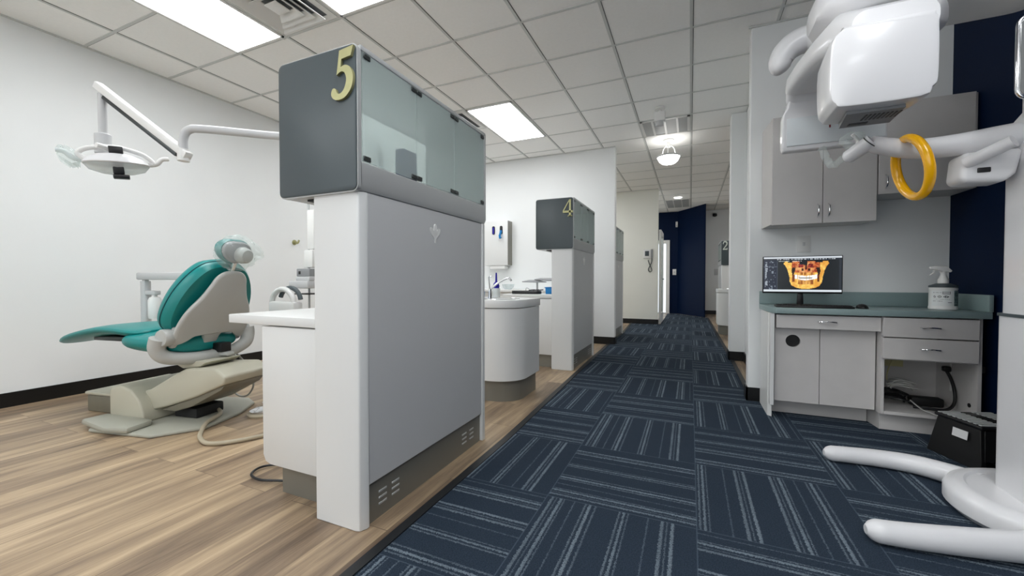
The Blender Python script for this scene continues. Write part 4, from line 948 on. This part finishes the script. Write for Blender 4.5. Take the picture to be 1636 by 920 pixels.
def scan(u, v):
    """u,v in 0..1 over the whole screen"""
    if v > 0.955: return (205, 212, 218)
    if v < 0.065: return (212, 220, 226)
    if v > 0.90:
        if 0.18 < u < 0.92 and 0.915 < v < 0.935 and vn(u * 110, 3) > 0.5: return (190, 195, 200)
        return (38, 44, 54)
    if u < 0.185:
        c = (24, 32, 50)
        if 0.02 < u < 0.055 and vn(u * 60, v * 34) > 0.42 and 0.12 < v < 0.86: c = (150, 158, 168)
        if 0.07 < u < 0.16 and vn(u * 70 + 9, v * 26) > 0.74: c = (120, 130, 142)
        if abs(v - 0.72) < 0.006 or abs(v - 0.38) < 0.004: c = (110, 118, 130)
        if u > 0.178: c = (70, 78, 90)
        return c
    if 0.20 < u < 0.5 and 0.865 < v < 0.885 and vn(u * 150, 8) > 0.45: return (215, 218, 220)
    bg = (22, 27, 31)
    if abs(v - 0.475) < 0.004: bg = (60, 66, 68)
    if u > 0.965: return (40, 46, 54)
    # skull jaw: x in -1..1, y in 0..1
    x = (u - 0.555) / 0.29; y = (v - 0.085) / 0.78; ax_ = abs(x)
    if y < 0 or y > 1.0 or ax_ > 1.02: return bg
    # outer contour half width by height
    pts = [(0.0, 0.18), (0.04, 0.42), (0.12, 0.62), (0.25, 0.70), (0.45, 0.74), (0.65, 0.80), (0.80, 0.88), (0.92, 1.0), (1.0, 0.96)]
    w = 0
    for (a, p), (b_, q_) in zip(pts, pts[1:]):
        if a <= y <= b_: w = p + (q_ - p) * (y - a) / (b_ - a); break
    w += 0.02 * (vn(x * 6 + 20, y * 14) - 0.5)
    if y > 0.965 - 0.10 * (1 - ax_) * (0 if ax_ > .3 else 1) and vn(x * 9, 4) > 0.45: return bg
    if ax_ > w: return bg
    n1 = vn(x * 9 + 3, y * 11); n2 = vn(x * 22 + 7, y * 26)
    orange = lerp((214, 130, 40), (255, 214, 110), 0.25 + 0.75 * n1 * (0.6 + n2))
    red = lerp((120, 34, 18), (226, 120, 60), n2)
    # side rami: bright; hollow between ramus and maxilla
    if 0.50 < y < 0.78 and 0.44 + (0.78 - y) * 0.35 < ax_ < 0.64 - abs(y - 0.66) * 0.3: return lerp((20, 16, 16), (70, 34, 22), n2)
    if 0.26 < y < 0.52 and 0.50 < ax_ < 0.60: return lerp((60, 26, 16), (150, 80, 36), n2)
    if y > 0.60:
        c = lerp(red, (248, 190, 120), 1.3 * n1 - 0.35)
        if ax_ > 0.62: c = orange
        if ax_ < 0.03 and y > 0.7: c = (60, 20, 14)
        if abs(ax_ - 0.22) < 0.10 and abs(y - 0.84) < 0.07: c = lerp((90, 24, 20), (200, 70, 60), n2)
        if abs(ax_ - 0.14) < 0.05 and abs(y - 0.70) < 0.05: c = (70, 26, 18)
        return c
    ty = 0.43 - 0.04 * (1 - (x / 0.5) ** 2) if ax_ < 0.5 else 0.43
    if ax_ < 0.50 and abs(y - ty - 0.045 * ax_) < 0.085 * (1 - 0.25 * ax_):
        if abs(y - ty) < 0.014 and ax_ < 0.30: return (60, 60, 60)
        return lerp((255, 240, 205), (255, 255, 255), 0.5 + n2) if vn(x * 30, 2) > 0.12 else (225, 190, 140)
    if ax_ < 0.34 and 0.50 < y < 0.62 or (ax_ < 0.34 and 0.16 < y < 0.36):
        return lerp((130, 66, 22), (244, 186, 100), vn(x * 20 + 2, y * 5) * 1.2)
    return orange
t = thing('monitor', 'black wide monitor showing an orange jaw scan on the teal-grey worktop', 'monitor', (0.72, 3.47, 0.785))
MX0, MX1, MZ0, MZ1, MY = 0.484, 0.952, 0.878, 1.143, 3.44
MR = Matrix.Translation(((MX0 + MX1) / 2, MY, 0)) @ Matrix.Rotation(radians(-1.5), 4, 'Z') @ Matrix.Translation((-(MX0 + MX1) / 2, -MY, 0))
B().box(MX0, MX1, MY, MY + 0.022, MZ0, MZ1, 0.004, mtx=MR).build('casing', 'black', t)
sp = Matrix.Translation((MX0 + 0.006, MY - 0.0012, MZ0 + 0.012)) @ Matrix.Diagonal((MX1 - MX0 - 0.012, 1, MZ1 - MZ0 - 0.017, 1))
grid_picture('screen', scan, 150, 84, MR @ sp, 'screen', t, 'lit screen with orange and white jaw scan')
B().prism([(0.70, 0.80), (0.74, 0.80), (0.735, 0.90), (0.705, 0.90)], 3.47, 3.495, 'xz', 0.004).build('stand_neck', 'black', t)
B().box(0.63, 0.81, 3.40, 3.56, 0.7855, 0.80, 0.005).build('stand_base', 'black', t)
t = thing('keyboard', 'slim black keyboard in front of the monitor on the worktop', 'keyboard', (0.76, 3.33, 0.785), radians(-3))
B().prism([(-0.215, -0.055), (0.215, -0.055), (0.215, 0.055), (-0.215, 0.055)], 0.001, 0.014, bev=0.004).build('case', 'black', t, local=True)
kb = B()
for r_ in range(5):
    for k in range(15): kb.box(-0.205 + 0.0275 * k, -0.205 + 0.0275 * k + 0.023, -0.048 + 0.0195 * r_, -0.048 + 0.0195 * r_ + 0.016, 0.014, 0.019)
kb.build('keys', 'blackm', t, local=True, smooth=False)
o = B().ball((1.035, 3.36, 0.786), (0.032, 0.052, 0.03), 12).build('mouse', 'black'); tag(o, 'black computer mouse right of the keyboard', 'mouse')
bmx = o.data
for v in bmx.vertices: v.co.z = max(v.co.z - 0.03, 0.0)
o.location.z = 0.7855

# ---- spray bottle
t = thing('spray_bottle', 'squat white spray bottle with a dark shoulder on the worktop', 'spray bottle', (1.455, 3.42, 0.785))
BX, BY = 1.455, 3.42
B().lathe([(0.0, 0.0), (0.060, 0.0), (0.066, 0.006), (0.066, 0.02), (0.064, 0.024), (0.064, 0.125), (0.066, 0.13), (0.064, 0.14), (0.0, 0.14)], BX, BY, 0.7855, 36).build('body', 'white', t)
B().lathe([(0.0, 0.0), (0.066, 0.0), (0.066, 0.012), (0.05, 0.018), (0.032, 0.026), (0.0, 0.026)], BX, BY, 0.926, 36).build('shoulder', 'slate', t)
B().lathe([(0.0, 0.0), (0.026, 0.0), (0.026, 0.025), (0.019, 0.034), (0.019, 0.04), (0.014, 0.05), (0.014, 0.065), (0.02, 0.075), (0.0, 0.075)], BX, BY, 0.952, 24).build('neck', 'white', t)
B().prism([(-0.065, 0.030), (-0.062, 0.015), (0.0, 0.0), (0.03, -0.006), (0.038, 0.004), (0.012, 0.034), (-0.04, 0.036)], -0.014, 0.014, 'xz', 0.004, mtx=Matrix.Translation((BX, BY, 1.026))).build('spray_head', 'white', t)
B().prism([(-0.045, 0.016), (-0.034, 0.014), (-0.042, -0.012), (-0.062, -0.026), (-0.066, -0.02), (-0.05, -0.006)], -0.008, 0.008, 'xz', 0.003, mtx=Matrix.Translation((BX, BY, 1.026))).build('trigger', 'white', t)
def blabel(u, v):
    if u > 0.60:
        if u < 0.62: return (228, 230, 230)
        c = (66, 86, 88)
        if int(v * 26) % 2 == 0 and vn(u * 50, v * 13) > 0.45: c = (130, 146, 146)
        return c
    c = (226, 229, 229)
    if 0.30 < u < 0.52 and 0.76 < v < 0.95:
        c = (90, 96, 98) if (u < 0.32 or u > 0.5 or v > 0.93 or v < 0.78) else ((230, 232, 232) if 0.81 < v < 0.86 else (170, 176, 176))
    if 0.06 < u < 0.28 and 0.84 < v < 0.88 and vn(u * 70, 1) > 0.3: c = (90, 96, 98)
    for cu_, rr in ((0.1, 0.035), (0.235, 0.05), (0.40, 0.07)):
        dd = ((u - cu_) / (rr)) ** 2 + ((v - 0.60) / 0.07) ** 2
        if dd < 1: c = (60, 64, 66) if dd > 0.45 or vn(u * 80, v * 50) > 0.6 else (210, 212, 212)
    if 0.06 < u < 0.5 and 0.40 < v < 0.43 and vn(u * 60, 5) > 0.35: c = (170, 176, 176)
    if 0.06 < u < 0.3 and 0.28 < v < 0.32 and vn(u * 60, 7) > 0.3: c = (100, 106, 108)
    if 0.45 < u < 0.56 and 0.20 < v < 0.25: c = (70, 76, 78)
    return c
me = bpy.data.meshes.new('label'); vs = []; fs = []; nu, nv = 72, 34; A0, A1 = radians(-162), radians(-8)
for j in range(nv + 1):
    for i in range(nu + 1):
        a = A0 + (A1 - A0) * i / nu; vs.append((0.0650 * cos(a), 0.0650 * sin(a), 0.027 + 0.095 * j / nv))
for j in range(nv):
    for i in range(nu): a = j * (nu + 1) + i; fs.append((a, a + 1, a + nu + 2, a + nu + 1))
me.from_pydata(vs, [], fs); ca = me.color_attributes.new('Col', 'FLOAT_COLOR', 'CORNER')
for fi, p in enumerate(me.polygons):
    c = blabel((fi % nu + 0.5) / nu, (fi // nu + 0.5) / nv); c = (s2l(c[0]), s2l(c[1]), s2l(c[2]), 1); p.use_smooth = True
    for li in p.loop_indices: ca.data[li].color = c
me.materials.append(M['print']); o = bpy.data.objects.new('label', me); C.objects.link(o); o.parent = t

# ---- step stool
t = thing('step_stool', 'black folding step stool with grey tread strips on the carpet behind the machine column', 'step stool', (1.45, 2.98, 0.0045), radians(18))
def frus(w0, d0, w1, d1, z0, z1):
    return B().loft([[(-w / 2, -d / 2, z), (w / 2, -d / 2, z), (w / 2, d / 2, z), (-w / 2, d / 2, z)] for w, d, z in ((w0, d0, z0), (w1, d1, z1))])
for sx in (-1, 1):
    B().loft([[(sx * 0.15 - 0.012, -0.15, 0), (sx * 0.15 + 0.012, -0.15, 0), (sx * 0.15 + 0.012, 0.15, 0), (sx * 0.15 - 0.012, 0.15, 0)],
            [(sx * 0.125 - 0.012, -0.115, 0.205), (sx * 0.125 + 0.012, -0.115, 0.205), (sx * 0.125 + 0.012, 0.115, 0.205), (sx * 0.125 - 0.012, 0.115, 0.205)]]).build('side_leg', 'blackm', t, 0.003, local=True)
for sy in (-1, 1):
    B().loft([[(-0.14, sy * 0.135 - 0.008, 0.05), (0.14, sy * 0.135 - 0.008, 0.05), (0.14, sy * 0.135 + 0.008, 0.05), (-0.14, sy * 0.135 + 0.008, 0.05)],
            [(-0.12, sy * 0.112 - 0.008, 0.2), (0.12, sy * 0.112 - 0.008, 0.2), (0.12, sy * 0.112 + 0.008, 0.2), (-0.12, sy * 0.112 + 0.008, 0.2)]]).build('cross_panel', 'blackm', t, 0.002, local=True)
B().box(-0.145, 0.145, -0.13, 0.13, 0.205, 0.225, 0.008).build('step', 'black', t, local=True)
for k in range(9):
    y = -0.11 + 0.0275 * k
    for xa, xb in ((-0.135, -0.03), (0.035, 0.135)): B().box(xa, xb, y - 0.007, y + 0.007, 0.2251, 0.2285).build('tread_strip', 'tread', t, local=True)
B().box(-0.03, 0.03, -0.05, 0.05, 0.2251, 0.227).build('hand_slot', 'blackm', t, local=True)
B().box(-0.10, -0.035, -0.1325, -0.1305, 0.0, 0.001).build('foot_strip', 'black', t, local=True)
lb = B().box(-0.001, 0.001, -0.04, 0.04, -0.022, 0.022, mtx=Matrix.Translation((-0.1535, -0.03, 0.155)) @ Matrix.Rotation(radians(7), 4, 'Y')); lb.build('label', 'paper', t, local=True)
lb = B().box(-0.04, 0.04, -0.001, 0.001, -0.018, 0.018, mtx=Matrix.Translation((0.02, -0.1335, 0.165)) @ Matrix.Rotation(radians(-9), 4, 'X')); lb.build('label', 'paper', t, local=True)

# ================================================================ PANORAMIC X-RAY MACHINE
xm = thing('xray_machine', 'large glossy white panoramic dental x-ray machine with column, arms and curved feet', 'x-ray machine', (1.38, 2.23, 0.006))
def mb(b, name, m, parent=None, **k): return b.build(name, m, parent or xm, **k)
# base disc and feet
b = B(); cx, cy = 1.335, 2.28
mb(B().loft([[(cx + min(r * cos(2 * pi * k / 56), 0.262), cy + r * sin(2 * pi * k / 56), z) for k in range(56)] for r, z in ((0.305, 0.0065), (0.328, 0.03), (0.328, 0.075), (0.315, 0.10), (0.285, 0.114), (0.265, 0.113), (0.257, 0.104), (0.20, 0.103))]), 'base', 'gloss')
f1 = smoothpath([(0.650, 2.640, 0.048), (0.78, 2.655, 0.049), (0.90, 2.662, 0.05), (1.03, 2.64, 0.052), (1.13, 2.565, 0.055), (1.20, 2.48, 0.058)], 7)
def foot_r(n, r0, r1): return [(r0 + (r1 - r0) * i / n) * (sqrt(max(0.03, 1 - (1 - (i + 0.3) / 3.5) ** 2)) if i < 3 else 1) for i in range(n)]
def foot_path(P):      # shorten the first steps so the tip closes as a round nose
    d = (P[3] - P[0]).normalized(); return [P[3] - d * (0.036 - 0.013 * i) for i in range(3)] + P[3:]
f1 = foot_path(f1); mb(B().tube(f1, foot_r(len(f1), 0.038, 0.050), 20), 'foot', 'gloss')
f2 = foot_path(smoothpath([(0.603, 1.885, 0.048), (0.70, 1.893, 0.049), (0.81, 1.908, 0.052), (0.96, 1.936, 0.056), (1.10, 1.97, 0.060), (1.20, 2.03, 0.062)], 7))
mb(B().tube(f2, foot_r(len(f2), 0.039, 0.055), 20), 'foot', 'gloss')
def column(x0, x1, y0, y1, z0, z1, r): return B().prism([(a, b_) for a, b_ in rrect(x1 - x0, y1 - y0, r, 6, (x0 + x1) / 2, (y0 + y1) / 2)], z0, z1)
mb(column(1.19, 1.60, 2.02, 2.42, 0.10, 0.822, 0.05), 'lower_column', 'gloss')
mb(column(1.186, 1.604, 2.016, 2.424, 0.822, 0.834, 0.05), 'column_ring', 'slate')
mb(column(1.20, 1.595, 2.03, 2.415, 0.834, 1.52, 0.045), 'upper_column', 'gloss')
mb(column(1.215, 1.60, 2.06, 2.37, 1.50, 2.50, 0.06), 'mast', 'gloss')
mb(B().prism([(1.20, 1.50), (1.20, 1.60), (1.28, 1.72), (1.55, 1.75), (1.59, 1.72), (1.59, 1.50)], 2.06, 2.40, 'xz', 0.035, 4), 'carriage', 'gloss')
# patient support arm
sa = smoothpath([(0.74, 2.34, 1.59), (0.80, 2.345, 1.57), (0.90, 2.35, 1.548), (1.02, 2.345, 1.545), (1.15, 2.33, 1.553), (1.30, 2.31, 1.56)], 6)
n = len(sa); mb(B().tube(sa, [0.034 + 0.020 * i / n for i in range(n)], 18), 'support_arm', 'gloss')
mb(B().tube([(0.665, 2.40, 1.545), (0.675, 2.392, 1.55), (0.735, 2.335, 1.592), (0.745, 2.328, 1.60)], [0.018, 0.030, 0.033, 0.031], 18), 'joint_head', 'gloss')
mb(B().tube([(0.737, 2.333, 1.593), (0.7395, 2.331, 1.5955)], [0.0345, 0.0345], 18), 'joint_ring', 'dmetal')
cvb = B(); cvb.tube(smoothpath([(0.70, 2.38, 1.58), (0.66, 2.40, 1.63), (0.69, 2.39, 1.65), (0.72, 2.36, 1.63)], 5), [0.013 + 0.008 * abs(sin(2.3 * k)) for k in range(16)], 8)
cvb.tube(smoothpath([(0.67, 2.42, 1.56), (0.63, 2.44, 1.53), (0.61, 2.46, 1.57), (0.59, 2.46, 1.63)], 5), [0.010 + 0.010 * abs(sin(1.9 * k)) for k in range(16)], 8)
mb(cvb, 'plastic_sleeve', 'film')
mb(B().tube(smoothpath([(0.70, 2.37, 1.58), (0.705, 2.375, 1.62), (0.68, 2.36, 1.645)], 5), 0.007, 8), 'bite_rod', 'white')
# yellow ring handle round the support arm
ringM = Matrix.Translation((0.880, 2.325, 1.462)) @ Matrix.Rotation(radians(2), 4, 'Z') @ Matrix.Rotation(radians(-12), 4, 'Y')
rp = [ringM @ Vector((0.0, 0.125 * cos(2 * pi * k / 48), 0.128 * sin(2 * pi * k / 48))) for k in range(48)]
mb(B().tube(rp, 0.0185, 14, closed=True, flat=1.0, up=(1, 0, 0)), 'ring_handle', 'yellow')
# control box and lever beneath the arm
mb(B().prism([(1.03, 1.50), (1.02, 1.385), (1.04, 1.375), (1.16, 1.37), (1.19, 1.40), (1.21, 1.50)], 2.29, 2.41, 'xz', 0.02, 4), 'control_box', 'gloss')
mb(B().tube([(1.04, 2.30, 1.455), (1.13, 2.20, 1.505)], [0.024, 0.024], 18), 'lever', 'gloss')
mb(B().box(1.07, 1.11, 2.284, 2.291, 1.41, 1.43, 0.003), 'slot', 'black')
# overhead arm
oa = [[(x, y, z) for y, z in rrect(wy, hz, min(wy, hz) * 0.42, 6, yc, zc)] for x, wy, hz, yc, zc in ((1.58, 0.42, 0.22, 2.23, 2.20), (1.30, 0.42, 0.22, 2.23, 2.20), (1.05, 0.40, 0.20, 2.24, 2.18), (0.85, 0.36, 0.19, 2.26, 2.17), (0.62, 0.36, 0.19, 2.27, 2.17), (0.54, 0.30, 0.16, 2.27, 2.17), (0.50, 0.18, 0.10, 2.27, 2.17))]
mb(B().loft(oa), 'overhead_arm', 'gloss')
mb(B().prism([(a, b_) for a, b_ in rrect(0.52, 0.26, 0.10, 6, 1.02, 2.24)], 2.068, 2.084), 'arm_underside', 'white')
# gantry
mb(B().lathe([(0.0, 0.0), (0.15, 0.0), (0.15, 0.03), (0.0, 0.03)], 0.72, 2.25, 2.045, 32), 'rotation_ring', 'dmetal')
def sec(x0, x1, y, z0, z1, r): return [(a, y, b_) for a, b_ in rrect(x1 - x0, z1 - z0, r, 5, (x0 + x1) / 2, (z0 + z1) / 2)]
# top bridge running from tube head (near) to sensor (far)
mb(B().loft([sec(0.55, 0.80, 1.93, 1.86, 1.98, 0.05), sec(0.50, 0.86, 2.02, 1.88, 2.035, 0.06), sec(0.48, 0.88, 2.2, 1.93, 2.045, 0.05), sec(0.46, 0.86, 2.4, 1.95, 2.05, 0.045), sec(0.45, 0.84, 2.52, 1.94, 2.045, 0.045), sec(0.46, 0.82, 2.60, 1.95, 2.03, 0.035)]), 'gantry_bridge', 'gloss')
# tube head: rounded face with chamfered corners
def face(s_, y, dz=0):
    P = [(0.467, 1.66), (0.467, 1.835), (0.505, 1.888), (0.52, 1.892), (0.735, 1.892), (0.757, 1.878), (0.766, 1.85), (0.766, 1.665), (0.752, 1.632), (0.722, 1.603), (0.515, 1.603), (0.482, 1.618)]
    cx_, cz_ = 0.6165, 1.75
    P = [(p.x, p.y) for p in smoothpath([(a, b_, 0) for a, b_ in P], 3, closed=True)]
    return [(cx_ + (a - cx_) * s_, y, cz_ + dz + (b_ - cz_) * s_) for a, b_ in P]
mb(B().loft([face(0.95, 1.846), face(0.985, 1.849), face(1.0, 1.858), face(1.0, 1.90), face(0.985, 1.96), face(0.93, 2.06), face(0.86, 2.10)]), 'tube_head', 'gloss')
th = mb(B().prism([(0.53, 1.90), (0.70, 1.90), (0.71, 2.06), (0.55, 2.06)], 1.590, 1.6145), 'vent_cover', 'machgrey')
for k in range(9):
    x = 0.60 + 0.0125 * k; B().box(x - 0.003, x + 0.003, 1.93, 1.99, 1.5885, 1.5902).build('vent_slit', 'black', th)
B().box(0.57, 0.63, 2.015, 2.04, 1.5885, 1.5902).build('sensor_window', 'black', th)
# sensor side: neck sweeping down to a flat panel
mb(B().loft([sec(0.46, 0.82, 2.56, 1.95, 2.035, 0.04), sec(0.47, 0.83, 2.64, 1.91, 2.02, 0.04)]), 'gantry_elbow', 'gloss')
mb(B().loft([[(x0, y0, z), (x1, y0, z), (x1 + 0.0, y1, z), (x0, y1, z)] for x0, x1, y0, y1, z in ((0.50, 0.84, 2.56, 2.66, 2.03), (0.482, 0.86, 2.60, 2.68, 1.95), (0.472, 0.88, 2.625, 2.69, 1.90), (0.458, 0.90, 2.635, 2.70, 1.875), (0.455, 0.905, 2.64, 2.70, 1.855), (0.455, 0.905, 2.64, 2.70, 1.70), (0.462, 0.90, 2.65, 2.70, 1.675))]), 'sensor_panel', 'gloss', bev=0.008)
mb(B().box(0.475, 0.895, 2.634, 2.6395, 1.70, 1.85, 0.002), 'sensor_face', 'panelgrey')
mb(B().box(0.662, 0.668, 2.630, 2.6335, 1.775, 1.815), 'mark', 'red')
# horn at the far side
hp = smoothpath([(0.92, 2.62, 2.20), (0.75, 2.80, 2.28), (0.62, 2.84, 2.36), (0.52, 2.84, 2.33), (0.475, 2.84, 2.255), (0.50, 2.84, 2.20)], 6); n = len(hp)
mb(B().tube(hp, [(0.078 - 0.026 * (i / (n - 1)) ** 2) * (1 if i < n - 4 else sqrt(max(0.04, 1 - ((i - n + 5) / 4.2) ** 2))) for i in range(n)], 16), 'side_horn', 'gloss')
# mirror plate on mast
mp_ = mb(B().prism([(a, b_) for a, b_ in rrect(0.34, 0.30, 0.04, 5, 1.215, 1.755)], 2.03, 2.045, 'xz', 0.004), 'mirror_frame', 'chrome')
B().prism([(a, b_) for a, b_ in rrect(0.325, 0.285, 0.034, 5, 1.215, 1.755)], 2.026, 2.0295, 'xz').build('mirror_face', 'mirror', mp_)

# ================================================================ FAR END
t = thing('wall_phone', 'white wall intercom with a hanging cord on the entrance partition', 'intercom', (-0.87, 9.4, 1.55))
B().box(-0.965, -0.80, 9.385, 9.42, 1.46, 1.66, 0.008).build('body', 'white', t)
B().box(-0.925, -0.84, 9.380, 9.3845, 1.51, 1.62, 0.002).build('screen', 'slate', t)
B().box(-0.79, -0.765, 9.385, 9.42, 1.47, 1.66, 0.008).build('handset', 'machgrey', t)
B().tube(smoothpath([(-0.78, 9.40, 1.47), (-0.79, 9.395, 1.36), (-0.85, 9.39, 1.22), (-0.82, 9.39, 1.16), (-0.78, 9.39, 1.2), (-0.83, 9.395, 1.33), (-0.86, 9.40, 1.42)], 6), 0.009, 8).build('cord', 'dmetal', t)
# open entrance door with patterned glass, folded back along the wall end
t = thing('door_1', 'd', 'door', (-0.62, 9.55, 0)); del t['label']; del t['category']; t['kind'] = 'structure'
b = B(); b.box(-0.645, -0.600, 9.56, 9.66, 0.01, 2.1).box(-0.645, -0.600, 10.36, 10.46, 0.01, 2.1).box(-0.645, -0.600, 9.66, 10.36, 1.98, 2.1).box(-0.645, -0.600, 9.66, 10.36, 0.01, 0.22)
b.build('door_frame', 'white', t)
B().box(-0.626, -0.618, 9.66, 10.36, 0.22, 1.98).build('glass_pane', 'clear', t)
B().tube(smoothpath([(-0.60, 9.61, 1.0), (-0.56, 9.61, 1.0), (-0.545, 9.64, 1.0), (-0.545, 9.72, 1.0)]), 0.012, 8).build('handle', 'chrome', t)
# second door, frame and bright glass in the navy end wall
t = thing('door_2', 'd', 'door', (-0.75, 12.74, 0)); del t['label']; del t['category']; t['kind'] = 'structure'
b = B(); b.box(-0.66, -0.56, 12.69, 12.749, 0, 2.15).box(-1.55, -1.45, 12.69, 12.749, 0, 2.15).box(-1.45, -0.66, 12.69, 12.749, 2.05, 2.15)
b.build('door_frame', 'white', t)
B().box(-1.45, -0.66, 12.72, 12.745, 0.02, 2.05).build('glass_pane', 'daylight', t)
t = thing('switch_plate', 'white switch plate on the far navy wall beside the bright doorway', 'switch', (-0.44, 12.74, 1.2))
B().box(-0.48, -0.38, 12.735, 12.7495, 1.13, 1.30, 0.004).build('plate', 'white', t)
B().box(-0.445, -0.415, 12.728, 12.7345, 1.19, 1.24, 0.002).build('toggle', 'lamgrey', t)
t = thing('switch_plate', 'pale switch plate on the far white wall left of the tower numbered 2', 'switch', (0.68, 12.9, 1.2))
B().box(0.62, 0.73, 12.887, 12.8995, 1.12, 1.30, 0.004).build('plate', 'lamgrey', t)
B().box(0.66, 0.69, 12.880, 12.8865, 1.18, 1.24, 0.002).build('toggle', 'lamgrey', t)
t = thing('motion_sensor', 'small white motion sensor high on the navy end wall', 'sensor', (-0.37, 12.7, 2.6))
B().box(-0.405, -0.345, 12.69, 12.7495, 2.52, 2.68, 0.012).build('body', 'white', t)
B().box(-0.395, -0.355, 12.685, 12.6895, 2.54, 2.59, 0.001).build('lens', 'lamgrey', t)
